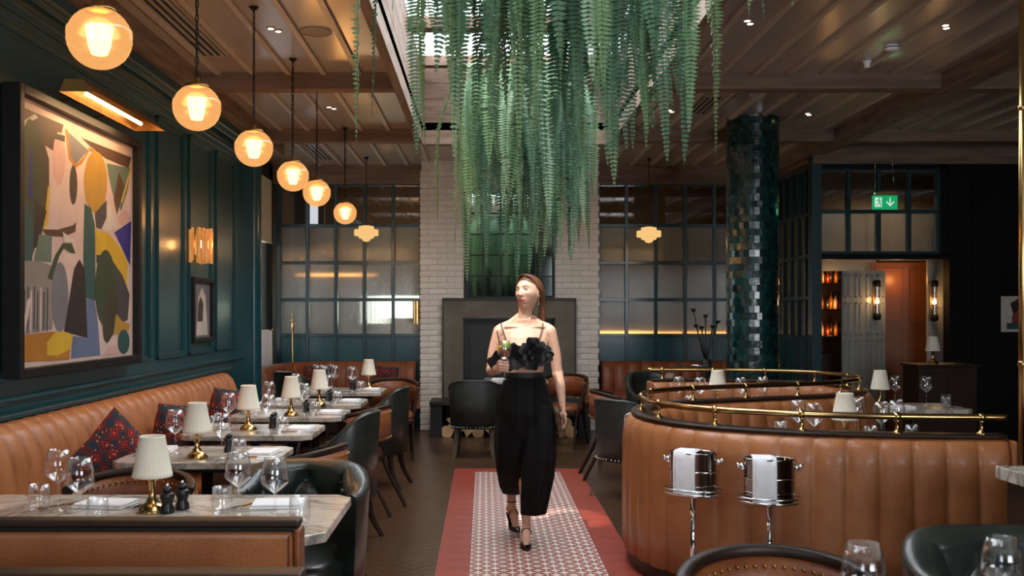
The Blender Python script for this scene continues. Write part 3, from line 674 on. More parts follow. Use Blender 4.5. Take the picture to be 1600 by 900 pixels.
# ================================================================ WALL ART AND WALL LIGHTS
XA = -2.40
def LW(u, v, x=XA): Y = -x*F/(U0-u); return Y, CZ-(v-V0)*Y/F
pt = thing('abstract_painting', 'large framed abstract painting of bold rounded shapes on the teal wall', 'painting', (XL+.01,6.35,1.9))
y0, _ = LW(36,400); y1, _ = LW(216,400); z0 = LW(33,572)[1]; z1 = LW(42,165)[1]
z0, z1 = 1.205, 2.64
cy0, cy1 = y0, y1
def rel(y, z): return (y-6.35, z-1.9)
a = rel(cy0,z0); b = rel(cy1,z1)
MB().box((0,a[0]-.05,a[1]-.05),(.10,a[0],b[1]+.05)).box((0,b[0],a[1]-.05),(.10,b[0]+.05,b[1]+.05)).box((0,a[0],a[1]-.05),(.10,b[0],a[1])).box((0,a[0],b[1]),(.10,b[0],b[1]+.05)).build('frame', BLACK, pt, bevel=.004)
PC = dict(white=(.62,.56,.50), pink=(.58,.36,.32), pale=(.62,.47,.42), ochre=(.42,.24,.04), gold=(.62,.40,.03), dgreen=(.035,.06,.03), teal=(.025,.085,.08), olive=(.05,.045,.028), grey=(.24,.22,.2), dark=(.025,.017,.018), blue=(.02,.022,.22), slate=(.12,.16,.26), sage=(.12,.18,.14), brown=(.085,.045,.03), orange=(.42,.17,.02), gblue=(.17,.17,.19), char=(.06,.055,.06))
pmats = {k: pm('paint_'+k, v, tuple(q*.86 for q in v), 6, .6, bump=.15, bscale=60) for k, v in PC.items()}
names = list(pmats); cv = MB(); lay = [0]
shapes = []
def S(col, *p): shapes.append((col, [tuple(q) for q in p]))
def E(col, cx, cy, rx, ry, rot=0, n=20): shapes.append((col, [(cx+rx*math.cos(t)*math.cos(rot)-ry*math.sin(t)*math.sin(rot), cy+rx*math.cos(t)*math.sin(rot)+ry*math.sin(t)*math.cos(rot)) for t in [2*PI*i/n for i in range(n)]]))
# image pixels of the photograph, mapped on the wall plane
S('pale',(36,165),(217,245),(214,552),(32,573))
S('brown',(42,165),(110,195),(100,240),(42,200)); S('olive',(43,188),(70,185),(88,250),(88,320),(62,400),(48,402),(38,300))
S('white',(44,205),(50,188),(66,178),(71,184),(60,190),(50,205)); E('dgreen',58,270,15,85); S('blue',(59,225),(62,240),(62,310),(57,312)); E('teal',52,370,12,52); S('teal',(40,330),(62,335),(62,415),(52,424),(40,405))
S('gold',(86,290),(89,292),(86,350),(79,360)); S('dark',(66,310),(84,330),(72,385),(64,388))
E('pink',103,248,9.5,42); S('olive',(96,208),(112,212),(112,222),(96,217)); S('gblue',(115,204),(148,235),(135,250),(129,257),(121,245))
S('orange',(112,200),(116,204),(121,246),(130,257),(142,244),(150,230),(170,243),(166,248),(150,235),(138,256),(128,262),(118,248))
S('brown',(137,215),(214,246),(210,263),(175,248),(150,228)); E('ochre',159,284,18,48); E('olive',125,289,6,31)
S('sage',(176,255),(213,263),(208,300),(198,330),(186,305),(180,280)); S('brown',(195,268),(204,292),(192,335),(187,312)); S('gold',(214,257),(216,258),(200,318),(198,315)); E('pink',204,342,9,13)
S('teal',(142,318),(152,325),(158,352),(159,470),(142,465),(140,400)); S('white',(180,318),(193,356),(176,362),(169,355)); S('char',(158,333),(176,312),(176,340),(168,358),(160,356))
S('gold',(159,357),(180,366),(200,392),(208,410),(207,450),(190,420),(165,400),(159,398)); S('blue',(188,363),(214,345),(212,415),(207,404),(196,380))
S('brown',(76,358),(100,359),(124,352),(129,347),(128,362),(110,370),(84,369)); S('sage',(72,366),(92,368),(91,410),(64,407))
S('grey',(44,408),(70,407),(92,415),(100,455),(92,515),(38,525),(37,440)); 
for k in range(9): S('char' if k % 3 else 'pale',(44+k*5,445+(k*7)%13),(46+k*5,447+(k*7)%13),(45+k*5,515+(k*5)%17),(43+k*5,513))
S('pale',(54,468),(60,464),(54,500),(46,540),(42,538)); S('orange',(36,525),(92,518),(122,522),(118,562),(33,567)); S('gold',(96,520),(112,517),(124,525),(120,545),(100,556),(84,555),(84,535))
S('dgreen',(96,400),(108,380),(122,380),(128,396),(120,395),(110,388),(103,400),(92,438),(85,434)); E('gblue',104,464,13,55); S('dark',(134,405),(142,420),(146,528),(110,518),(118,470),(126,420))
S('slate',(144,467),(157,469),(162,500),(166,555),(121,560),(124,525),(146,528)); S('char',(160,398),(180,400),(200,430),(211,460),(208,500),(198,505),(185,470),(176,430),(160,410)); E('dgreen',174,450,16,60); E('olive',182,490,11,46,.12)
S('ochre',(190,490),(200,502),(211,506),(210,516),(186,524)); E('teal',202,534,9,19); S('pale',(166,555),(186,522),(193,553)); S('pink',(168,556),(180,540),(192,540),(194,553)); S('white',(108,362),(126,375),(126,378),(110,378))
for col, poly in shapes:
    cv.cur = names.index(col); lay[0] += 1; x = .05+lay[0]*.00006
    pts = []
    for (u, v) in poly:
        Y, Z = LW(u, v); Y = min(max(Y, cy0), cy1); Z = min(max(Z, z0), z1); pts.append((x, Y-6.35, Z-1.9))
    if lay[0] == 1: pts = [(x,a[0],b[1]),(x,b[0],b[1]),(x,b[0],a[1]),(x,a[0],a[1])]
    cv.add(pts, [tuple(range(len(pts)))])
bm_ = cv.build('canvas', [pmats[k] for k in names], pt, fix=False)
MB().box((.002,a[0],a[1]),(.048,b[0],b[1])).build('stretcher', NEARB, pt)
# picture light
pl = thing('picture_light', 'long hooded brass picture light over the large painting', 'picture light', (-2.49,6.1,2.74))
MB().add([(0,-.6,-.02),(0,.6,-.02),(.2,-.6,-.02),(.2,.6,-.02),(.13,-.6,.05),(.13,.6,.05),(.03,-.6,.05),(.03,.6,.05)],[(2,3,5,4),(4,5,7,6),(6,7,1,0),(0,2,4,6),(1,7,5,3)]).build('hood', GOLD, pl, loc=(.14,0,0))
MB().lathe([(.012,-.45),(.012,.45)],10).build('lamp_tube', emis('picture_lamp',(1,.6,.26),9), pl, (.23,0,0), (PI/2,0,0)); MB().tube([(0,-.25,0),(.16,-.25,.045)],.008,8).tube([(0,.25,0),(.16,.25,.045)],.008,8).build('arms', GOLD, pl)
light('AREA','picture_lamp',(-2.24,6.1,2.70),7,(1,.62,.3),(-2.42,6.1,1.9),shape='RECTANGLE',size=1.0,size_y=.05)
bpy.data.objects['picture_lamp'].rotation_euler = (Vector((-.25,0,-1)).to_track_quat('-Z','Y').to_euler())
bpy.data.objects['picture_lamp'].rotation_euler.z += 0
# sconce of tubes
sc = thing('tube_sconce', 'gold wall sconce of hanging glass tubes on the teal panelling', 'wall lamp', (-2.5,8.55,2.08))
MB().box((0,-.06,-.09),(.02,.06,.09)).build('back_plate', BRASS, sc, bevel=.003)
amb = pm('amber_tube_glass', (.5,.22,.05), (.36,.14,.03), 9, .15, coat=.7, emit=(1,.42,.1), estr=.35)
for row in range(2):
    for k in range(7):
        t = PI*k/6; rr = .13 if row == 0 else .095; x = .02+rr*math.sin(t); y = -rr*1.15*math.cos(t)
        MB().lathe([(.015,-.15),(.017,-.14),(.017,.12),(.015,.13)],10).lathe([(.009,-.15),(.009,.13)],8).build('glass_tube', amb, sc, (x,y,.02*((k+row) % 2)-.01))
MB().lathe([(.001,-.03),(.02,-.02),(.02,.03),(.001,.04)],10).build('bulb', CORE, sc, (.06,0,.0)); light('POINT','sconce_glow',(-2.33,8.55,2.08),3,(1,.45,.14),shadow_soft_size=.04)
# small picture
sp_ = thing('small_framed_print', 'small black framed grey print below the tube sconce', 'picture', (XL,8.72,1.52))
MB().box((0,-.31,-.28),(.05,-.27,.28)).box((0,.27,-.28),(.05,.31,.28)).box((0,-.27,-.28),(.05,.27,-.24)).box((0,-.27,.24),(.05,.27,.28)).build('frame', BLACK, sp_, bevel=.004)
m = MB(); m.cur = 0; m.add([(.02,-.27,-.24),(.02,.27,-.24),(.02,.27,.24),(.02,-.27,.24)],[(0,1,2,3)]); m.cur = 1
m.add([(.0205,-.15,-.22),(.0205,.2,-.22),(.0205,.14,.12),(.0205,.02,.2),(.0205,-.1,.1)],[(0,1,2,3,4)]); m.cur = 2; m.add([(.021,-.12,-.1),(.021,.04,-.1),(.021,.06,.06),(.021,-.02,.12),(.021,-.09,.06)],[(0,1,2,3,4)])
m.build('print', [pmats['gblue'], pmats['white'], pmats['char']], sp_, fix=False)
# gold half-cylinder wall lamp on breast, brass floor stand
gl = thing('brass_wall_shade', 'small gold cylinder wall lamp at the left edge of the brick chimney breast', 'wall lamp', (-.86,12.7,1.50)); MB().lathe([(.055,-.14),(.055,.14)],20).build('shade', BRASS, gl); MB().box((-.01,-.01,-.01),(.06,.01,.01)).build('arm', BRASS, gl)
fsn = thing('brass_stand', 'slender brass pole stand behind the far left banquette', 'stand', (-2.45,12.72,0)); MB().lathe([(.10,0),(.10,.012),(.01,.03)],20).build('base', BRASS, fsn); MB().tube([(0,0,.02),(0,0,1.46)],.008,8).sph((0,0,1.47),.017,10,8).build('pole', BRASS, fsn); MB().lathe([(.016,.0),(.02,.02),(.02,.06),(.016,.08)],12).build('collar', BRASS, fsn, (0,0,1.28)); MB().tube([(-.03,0,1.40),(.03,0,1.40)],.006,6).build('cross_pin', BRASS, fsn)
# right wall picture
rp = thing('small_abstract_print', 'small unframed abstract print on the near black right wall', 'picture', (5.96,11.19,1.48)); MB().box((-.16,-.012,-.2),(.16,.0,.2)).build('mount', pmats['white'], rp)
m = MB(); m.cur = 0; m.add([(-.06,-.013,.12),(.04,-.013,.18),(.08,-.013,.05),(-.02,-.013,-.02)],[(0,1,2,3)]); m.cur = 1; m.add([(-.04,-.0135,-.02),(.1,-.0135,.1),(.15,-.0135,-.1),(-.04,-.0135,-.12)],[(0,1,2,3)]); m.cur = 2; m.add([(-.1,-.014,-.1),(.15,-.014,-.09),(.15,-.014,-.17),(-.1,-.014,-.17)],[(0,1,2,3)])
m.build('print', [pmats['dark'], pm('paint_red',(.3,.03,.02)), pmats['teal']], rp, fix=False)
# passage sconces
def mksc():
    o = thing('tubular_sconce', 's', 'wall lamp'); MB().box((-.03,0,-.2),(.03,.02,.2)).build('back_plate', GOLD, o, bevel=.003)
    MB().lathe([(.03,-.24),(.045,-.22),(.045,-.17),(.035,-.16)],16,(0,-.05,0)).build('end_cap', BLACK, o); MB().lathe([(.035,.16),(.045,.17),(.045,.22),(.03,.24)],16,(0,-.05,0)).build('end_cap', BLACK, o); MB().lathe([(.036,-.17),(.036,.17)],16,(0,-.05,0)).build('glass_sleeve', CLEARP, o); MB().sph((0,-.05,-.02),.024,12,8).build('bulb', CORE, o); return o
sck = Kind(mksc)
p = P(1368,469,11.98); sck.at(p, 'tubular sconce on the pale partition, left one inside the doorway'); light('POINT','sconce_glow',p+Vector((0,-.12,0)),2.2,(1,.55,.22),shadow_soft_size=.04)
p = P(1457,470,11.72); sck.at(p, 'tubular sconce on the pale strip, right one inside the doorway'); light('POINT','sconce_glow',p+Vector((0,-.12,0)),2.2,(1,.55,.22),shadow_soft_size=.04)
light('POINT','door_glow',(5.05,12.2,1.9),2.5,(1,.45,.12),shadow_soft_size=.05)
# exit sign
ex = thing('exit_sign', 'green emergency exit sign with running figure and down arrow, hung from ceiling', 'sign', (4.22,10.5,2.66))
GE = emis('sign_green', (.01,.36,.13), 1.0); WE = emis('sign_white', (.75,1,.85), .85)
MB().box((-.13,-.012,-.075),(.13,.012,.07)).build('green_panel', GE, ex); MB().box((-.135,-.02,.07),(.135,.02,.11)).build('housing', pm('rust_housing',(.16,.05,.025),None,3,.5), ex, bevel=.004)
m = MB(); F_ = -.0135
m.add([(x-.055,F_,z) for x,z in ((-.055,-.05),(.02,-.05),(.02,.05),(-.055,.05))],[(0,1,2,3)]).build('doorway_symbol', WE, ex)
m = MB(); q = -.0145
def poly(m, pts): m.add([(x,q,z) for x,z in pts],[tuple(range(len(pts)))])
ci = lambda cx,cz,r: [(cx+r*math.cos(t*PI/5),cz+r*math.sin(t*PI/5)) for t in range(10)]
poly(m, ci(-.062,.036,.010)); poly(m,[(-.078,.022),(-.062,.026),(-.052,-.002),(-.068,-.006)]); poly(m,[(-.066,-.002),(-.052,-.004),(-.04,-.022),(-.046,-.044),(-.054,-.043),(-.052,-.025)]); poly(m,[(-.068,-.004),(-.06,-.008),(-.076,-.03),(-.1,-.032),(-.1,-.024),(-.08,-.022)]); poly(m,[(-.062,.024),(-.045,.006),(-.033,.008),(-.034,.014),(-.044,.014),(-.056,.026)]); poly(m,[(-.078,.022),(-.092,.006),(-.098,.01),(-.084,.028)])
m.build('running_figure', GE, ex, fix=False)
m = MB(); poly(m,[(.046,.048),(.058,.048),(.058,-.015),(.046,-.015)]); poly(m,[(.052,-.045),(.012,-.004),(.012,.014),(.052,-.024),(.092,.014),(.092,-.004)]); m.build('down_arrow', WE, ex, fix=False)
MB().tube([(-.1,0,.11),(-.1,0,.75)],.0015,4).tube([(.1,0,.11),(.06,0,.75)],.0015,4).build('suspension_wire', CHROME, ex); MB().sph((-.115,-.021,.09),.006,8,6).build('indicator_led', emis('led',(.1,1,.3),3), ex)
light('POINT','sign_glow',(4.22,10.35,2.66),.6,(.2,1,.5),shadow_soft_size=.08)
# ================================================================ TABLEWARE
def mkwine(h=.235, r=.05, tul=True):
    o = thing('wine_glass', 'w', 'glass')
    MB().lathe([(.001,0),(.038,.001),(.04,.003),(.01,.008),(.0045,.02),(.004,.1),(.007,.107)],28).build('foot_and_stem', GLASS, o)
    MB().lathe([(.002,.105),(.012,.112),(.047,.142),(.0495,.15),(.046,.19),(.036,h),(.0345,h),(.0445,.19),(.048,.151),(.0455,.144),(.011,.1145),(.001,.109)],32).build('bowl', GLASS, o); return o
def mktumbler():
    o = thing('water_tumbler', 't', 'glass'); MB().lathe([(.001,0),(.033,.0),(.037,.008),(.0395,.03),(.035,.098),(.033,.098),(.0368,.03),(.034,.014),(.001,.011)],28).build('tumbler_body', GLASS, o); return o
def mknapkin():
    o = thing('folded_napkin', 'n', 'napkin'); MB().cbox((0,0,.004),(.20,.15,.008)).build('lower_fold', LINEN, o, bevel=.003); MB().cbox((.003,.002,.0135),(.195,.145,.009)).build('upper_fold', LINEN, o, bevel=.003); return o
def mkknife():
    o = thing('table_knife', 'k', 'cutlery'); MB().cbox((0,.045,.004),(.014,.10,.006)).build('handle', GOLD, o, bevel=.002); MB().prism([(-.007,0),(.007,0),(.009,-.06),(.003,-.11),(-.006,-.11)],.003,.0045).build('blade', CHROME, o); return o
def mkfork():
    o = thing('table_fork', 'f', 'cutlery'); MB().cbox((0,.045,.004),(.012,.11,.005)).build('handle', GOLD, o, bevel=.002); m = MB().prism([(-.004,-.01),(.004,-.01),(.012,-.045),(-.012,-.045)],.003,.005)
    for k in range(4): m.box((-.012+k*.0068,-.09,.003),(-.0085+k*.0068,-.044,.005))
    m.build('tines', CHROME, o); return o
def mkmill():
    o = thing('pepper_mill', 'm', 'mill'); MB().lathe([(.001,0),(.026,0),(.027,.006),(.026,.02),(.019,.034),(.021,.044),(.0265,.056),(.027,.07),(.022,.076),(.001,.077)],20).build('mill_body', PEP, o)
    MB().lathe([(.001,.0755),(.012,.0765),(.018,.083),(.02,.09),(.012,.097),(.001,.098)],16).build('mill_cap', PEP, o); MB().sph((0,0,.103),.0075,10,8).build('knob', CHROME, o); return o
def mklamp():
    o = thing('table_lamp', 'l', 'table lamp')
    MB().lathe([(.001,0),(.054,0),(.056,.006),(.05,.012),(.047,.02),(.035,.03),(.024,.036),(.022,.046),(.014,.054),(.0135,.066),(.0125,.07),(.0125,.115),(.016,.118),(.024,.128),(.027,.135),(.001,.136)],32).build('brass_base', BRASS, o)
    MB().lathe([(.0715,.133),(.0725,.137),(.0722,.146),(.0705,.148),(.047,.278),(.0475,.281),(.046,.286),(.043,.283),(.068,.137)],96,flute=.014,nf=32).build('pleated_shade', SHADE, o)
    MB().lathe([(.012,.135),(.014,.16),(.02,.18),(.02,.2),(.001,.215)],12).build('bulb', emis('soft_bulb',(1,.8,.55),1.2), o); return o
WG, TM, NP, KN, FK, ML, LP = (Kind(f) for f in (mkwine, mktumbler, mknapkin, mkknife, mkfork, mkmill, mklamp))
TZ = .75
# ================================================================ TABLES
def chamfer_rect(w_, d, c): return [(-w_/2+c,-d/2),(w_/2-c,-d/2),(w_/2,-d/2+c),(w_/2,d/2-c),(w_/2-c,d/2),(-w_/2+c,d/2),(-w_/2,d/2-c),(-w_/2,-d/2+c)]
def marble_table(loc, w_, d, label, nped=1, h=TZ, group=None, c=.06, thick=.036):
    o = thing('marble_table', label, 'table', loc, 0, group)
    MB().prism(chamfer_rect(w_, d, c), h-thick, h).build('marble_top', MARBLE, o, bevel=.005)
    MB().prism(chamfer_rect(w_*.8, d*.8, c), h-thick-.025, h-thick-.0005).build('under_frame', BLACK, o)
    for k in range(nped):
        x = 0 if nped == 1 else (-w_*.3, w_*.3)[k]
        MB().lathe([(.035,.03),(.03,.1),(.03,h-.06)],16,(x,0,0)).build('pedestal', BLACK, o)
        MB().lathe([(.001,0),(.2,0),(.2,.012),(.05,.035),(.001,.035)],28,(x,0,0)).build('base_plate', BLACK, o)
    return o
marble_table((-1.32,3.72,0), 1.56, .76, 'large pale marble table nearest the camera at the left, behind the tan bench', 2)
trow = [(-1.47,5.28,'second'),(-1.47,6.38,'third'),(-1.44,7.42,'fourth'),(-1.42,8.37,'fifth'),(-1.38,9.6,'sixth and farthest')]
for x, y, n in trow: marble_table((x,y,0), .82, .62, 'pale marble two seat table, %s from the front along the leather banquette' % n, 1, group=None)
# ================================================================ SETTINGS ON TABLES
def put(K, u, v, lab, rz=0, z=TZ, group=None, scale=None): p = onz(u, v, z); return K.at((p.x,p.y,z+.0005), lab, rz, group, scale)
put(LP,238,800,'cream pleated table lamp with brass base on the nearest left marble table')
put(LP,308,716,'cream pleated table lamp on the second wall table',.2)
put(LP,388,672,'cream pleated table lamp on the third wall table',.3)
put(LP,455,650,'cream pleated table lamp on the fourth wall table',.1)
put(LP,499,633.5,'cream pleated table lamp on the fifth wall table',.4)
put(LP,576,607,'cream pleated table lamp on the sixth wall table near the brick wall',.2)
TM.at((-1.69,3.78,TZ+.0005),'water tumbler at the left end of the nearest table',0)
TM.at((-1.36,3.5,TZ+.0005),'upturned looking tumbler in front of the second wine glass, nearest table')
TM.at((-.98,3.72,TZ+.0005),'water tumbler left of the tall glass, right half of nearest table')
TM.at((-.655,3.53,TZ+.0005),'water tumbler at the right end of the nearest table')
WG.at((-1.60,3.74,TZ+.0005),'wine glass beside the left tumbler on the nearest table')
WG.at((-1.43,3.52,TZ+.0005),'wine glass in front of the left napkin on the nearest table')
WG.at((-.905,3.66,TZ+.0005),'wine glass left of the right napkin on the nearest table')
WG.at((-.745,3.54,TZ+.0005),'wine glass beside the right end tumbler on the nearest table')
NP.at((-1.47,3.86,TZ+.0005),'white folded napkin on the left half of the nearest table',-.15)
NP.at((-.80,3.86,TZ+.0005),'white folded napkin on the right half of the nearest table',.1)
KN.at((-1.63,3.87,TZ+.0005),'gold handled knife left of the left napkin, nearest table',-.7)
KN.at((-.94,3.84,TZ+.0005),'gold handled knife left of the right napkin, nearest table',-.5)
FK.at((-1.315,3.88,TZ+.0005),'gold handled fork right of the left napkin, nearest table',-.6)
FK.at((-1.285,3.87,TZ+.0005),'second fork tucked by the lamp on the nearest table',-.7)
ML.at((-1.185,3.72,TZ+.0005),'black pepper mill beside the lamp on the nearest table'); ML.at((-1.15,3.79,TZ+.0005),'black salt mill behind the pepper mill on the nearest table')
tabs = ['second','third','fourth','fifth','sixth']
for (x, y, _), n in zip(trow, tabs):
    z = TZ+.0005; dx = 0 if n != 'sixth' else .0
    WG.at((x-.16,y-.03,z), 'wine glass at the wall side of the %s wall table' % n)
    WG.at((x+.13,y-.20,z), 'wine glass near the aisle side of the %s wall table' % n)
    TM.at((x-.22,y-.12,z), 'water tumbler at the wall side of the %s wall table' % n)
    TM.at((x+.21,y-.17,z), 'water tumbler near the aisle side of the %s wall table' % n)
    NP.at((x-.28,y+.10,z), 'white napkin at the wall side of the %s wall table' % n, PI/2+.1)
    NP.at((x+.29,y-.0,z), 'white napkin at the aisle side of the %s wall table' % n, PI/2-.08)
    KN.at((x+.29,y-.13,z), 'knife beside the aisle side napkin on the %s wall table' % n, PI/2+.1)
    ML.at((x+.10,y+.06,z), 'black mill right of the lamp on the %s wall table' % n)
    if n in ('fifth','sixth','third'): ML.at((x+.10,y+.12,z), 'second black mill behind the first on the %s wall table' % n)
# cluster of extra glasses on the sixth table and table behind
for k, (dx, dy) in enumerate(((-.08,.12),(0,.2),(.05,.05),(-.16,.22))): WG.at((-1.50+dx,9.6+dy,TZ+.0005),'wine glass in the cluster at the centre of the sixth wall table',0,'clustered glasses on the sixth wall table')
# ================================================================ BANQUETTES
back_prof = [(.02,.40,.3),(.01,.5,1),(.0,.65,1),(-.03,.82,1),(-.07,.92,.9),(-.115,.965,.8),(-.16,.97,.5),(-.20,.95,0),(-.20,.40,0)]
def seat_prof(d0, d1): return [(d0,.30),(d1-.02,.30),(d1,.32),(d1+.005,.44),(d1-.02,.475),(d1-.06,.485),(d0,.485)]
lb = thing('long_wall_banquette', 'long tan channel tufted leather banquette along the teal wall', 'banquette', (0,0,0))
# travel along -Y so that left of travel is +X
P0 = [(-2.19,9.0),(-2.19,6),(-2.19,3),(-2.19,1.0)]
m = MB(); sweep(m, [(-2.16,8.75),(-2.16,6),(-2.16,3.4),(-2.16,1.0)][::-1], [(-o,z,-w_) if w_ else (-o,z,0) for o,z,w_ in back_prof], pitch=.15, amp=.035, closed_prof=True); m.build('channelled_back', TAN, lb)
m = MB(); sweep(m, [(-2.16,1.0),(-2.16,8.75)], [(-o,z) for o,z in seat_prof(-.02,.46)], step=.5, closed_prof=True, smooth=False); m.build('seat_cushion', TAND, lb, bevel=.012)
MB().box((-2.36,1,.04),(-1.78,8.7,.30)).build('plinth', DWOOD, lb)
for y in (1.7,2.8,3.9,5.0,6.1,7.2,8.3): MB().box((-1.72,y-.003,.302),(-1.69,y+.003,.486)).build('seat_seam', TAND, lb)
# kilim cushions
def mkcush():
    o = thing('kilim_cushion', 'c', 'cushion'); m = MB(); n = 14; top = []; 
    for sgn in (1,-1):
        vs = []; 
        for i in range(n+1):
            for j in range(n+1):
                u, v = 2*i/n-1, 2*j/n-1; e = (1-u**4)*(1-v**4); pinch = 1-.09*(1-abs(u*v))*(abs(u)**6+abs(v)**6)*.6
                vs.append((.21*u*pinch, sgn*.07*e**.6+.0, .21*v*pinch))
        m.add(vs, [(i*(n+1)+j,(i+1)*(n+1)+j,(i+1)*(n+1)+j+1,i*(n+1)+j+1) for i in range(n) for j in range(n)], True)
    m.build('cushion_cover', KILIM, o)
    return o
CU = Kind(mkcush)
for (u, v, Y, lab, r) in ((186,698,5.35,'red patterned kilim cushion leaning on the banquette, nearest of the three',(.1,.75,.9)),(264,655,6.45,'dark red kilim cushion standing behind the second table lamp',(.15,.1,1.0)),(350,636,7.7,'dark red kilim cushion at the far end of the long banquette',(.1,.12,1.1))):
    p = P(u, v, Y); o = CU.at((-1.99 if Y < 6 else -1.98, Y, .70), lab); o.rotation_euler = r
# far left curved booth
def booth(name, label, path, flip, loc=(0,0,0), mat=RUST, h=.87, seat=.5, both=False, amp=.035, pitch=.17):
    o = thing(name, label, 'banquette', loc); s = -1 if flip else 1
    pr = [(s*a, z*h/.97 if z > .45 else z, s*w_) for a, z, w_ in back_prof]
    m = MB(); sweep(m, path, pr, pitch=pitch, amp=amp, closed_prof=True); m.build('channelled_back', mat, o)
    m = MB(); sweep(m, path, [(s*a, z) for a, z in seat_prof(-.02,seat)], step=.12, closed_prof=True, smooth=False); m.build('seat_cushion', mat, o)
    m = MB(); sweep(m, path, [(s*-.15,.02),(s*(seat-.06),.02),(s*(seat-.06),.302),(s*-.15,.302)], step=.12, closed_prof=True, smooth=False); m.build('plinth', DWOOD, o)
    return o
booth('curved_far_banquette', 'rust leather curved banquette below the left glazed screen', [(-.88,12.70),(-1.5,12.70),(-2.0,12.66),(-2.3,12.45),(-2.42,12.05),(-2.42,11.2)], False)
booth('far_right_banquette', 'rust leather channelled banquette below the right glazed screen', [(1.50,12.72),(2.1,12.72),(3.4,12.72)], True)
for k,(x,lab) in enumerate(((-2.1,'dark kilim cushion at the left of the curved far banquette'),(-1.25,'faded kilim cushion right of the sixth lamp on the far banquette'))):
    o = CU.at((x,12.5,.66), lab, scale=.8); o.rotation_euler = (.2,.1,.15)
# ---- foreground bench backs
fb = thing('front_bench', 'tan leather bench back with dark wood top rail in the left foreground', 'banquette', (-1.6,2.66,0))
MB().box((-1.0,-.026,.25),(1.10,.026,.92)).build('leather_back', TAN, fb, bevel=.018, seg=3)
MB().box((-1.02,-.03,.930),(1.11,.03,.95)).build('top_rail', DWOOD, fb, bevel=.006)
MB().box((-1.0,-.030,.919),(1.10,.030,.931)).build('black_piping', BLACK, fb, bevel=.003)
MB().box((1.095,-.034,.0),(1.115,.034,.928)).build('end_panel', TAND, fb, bevel=.008)
MB().tube([(1.088,-.03,.25),(1.088,-.03,.91)],.006,8).build('piping', TAND, fb)
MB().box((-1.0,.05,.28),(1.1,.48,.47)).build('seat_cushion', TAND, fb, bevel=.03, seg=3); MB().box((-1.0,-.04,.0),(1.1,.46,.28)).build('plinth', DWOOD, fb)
f2 = thing('low_rail_divider', 'dark wood topped leather divider edge nearest the camera at lower left', 'divider', (-1.4,2.15,0))
MB().box((-.9,-.03,0),(1.0,.03,.92)).build('leather_back', TAN, f2, bevel=.01); MB().box((-.92,-.035,.92),(1.01,.035,.943)).build('top_rail', DWOOD, f2, bevel=.006)
# ---- S shaped banquette
sb = thing('s_shaped_banquette', 'tall S shaped tan leather banquette with brass rail on the right', 'banquette', (0,0,0))
SP = [(2.54,4.88),(2.05,4.92),(1.60,5.04),(1.24,5.25),(1.02,5.55),(.95,5.97),(1.04,6.40),(1.28,6.68),(1.62,6.87),(2.02,7.04),(2.42,7.22),(2.76,7.48),(2.95,7.85),(2.92,8.35),(2.70,8.68),(2.33,8.87),(1.94,8.95),(1.50,8.96)]
# travel: from front right, clockwise: left of travel is outward for the front part? first leg goes -X so left = -Y (towards the camera)
shell = []
for z, o, w_ in ((.10,.085,1),(.3,.088,1),(.55,.088,1),(.75,.086,1),(.83,.078,.9),(.868,.06,.6),(.885,.03,.2)): shell.append((o, z, w_))
for z, o, w_ in ((.885,-.03,-.2),(.868,-.06,-.6),(.83,-.078,-.9),(.75,-.09,-1),(.6,-.11,-1),(.48,-.12,-.6),(.3,-.10,0),(.1,-.085,0)): shell.append((o, z, w_))
m = MB(); sweep(m, SP, shell, pitch=.148, amp=.028, closed_prof=True); m.build('channelled_leather', TAN, sb)
m = MB(); sweep(m, SP, [(.055,.884),(.062,.89),(.062,.898),(.055,.904),(-.055,.904),(-.062,.898),(-.062,.89),(-.055,.884)], step=.06, closed_prof=True); m.build('dark_top_rail', DWOOD, sb)
m = MB(); sweep(m, SP, [(.08,0),(.08,.10),(-.07,.10),(-.07,0)], step=.06, closed_prof=True, smooth=False); m.build('plinth', DWOOD, sb)
rp_, Lr = spline([(x,y,.985) for x,y in SP], .05)
MB().tube([rp_[0]+Vector((.03,0,0))]+rp_+[rp_[-1]+Vector((-.04,0,0))], .0165, 12).build('brass_rail', BRASS, sb)
post = MB().lathe([(.026,0),(.026,.005),(.012,.012),(.008,.03),(.007,.055),(.012,.062),(.007,.066)],14).sph((0,0,.082),.022,12,10)
post = post.mesh('rail_post', BRASS); npst = int(Lr/.44)
for k in range(npst+1):
    q = rp_[min(len(rp_)-1, 2+int((len(rp_)-5)*k/npst))]; link('rail_post', post, sb, (q.x,q.y,.903))
# inner seats
s1 = [(2.4,5.04),(2.05,5.06),(1.66,5.16),(1.36,5.36),(1.17,5.62),(1.11,5.97),(1.18,6.28),(1.38,6.52),(1.68,6.70),(2.06,6.87),(2.44,7.02)]
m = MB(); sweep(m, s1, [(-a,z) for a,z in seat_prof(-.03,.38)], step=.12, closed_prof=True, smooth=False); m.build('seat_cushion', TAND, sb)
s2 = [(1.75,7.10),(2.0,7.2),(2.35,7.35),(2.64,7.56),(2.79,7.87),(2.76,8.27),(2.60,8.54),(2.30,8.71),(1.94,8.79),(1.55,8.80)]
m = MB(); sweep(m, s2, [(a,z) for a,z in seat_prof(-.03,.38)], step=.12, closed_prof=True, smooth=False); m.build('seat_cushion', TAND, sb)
# end caps
for (x,y,a,lab) in ((2.54,4.88,0,1),(1.50,8.96,0,2)): MB().cbox((x+(.012 if lab == 1 else -.012),y,.495),(.03,.19,.77)).build('end_panel', TAN, sb, bevel=.012, seg=2)
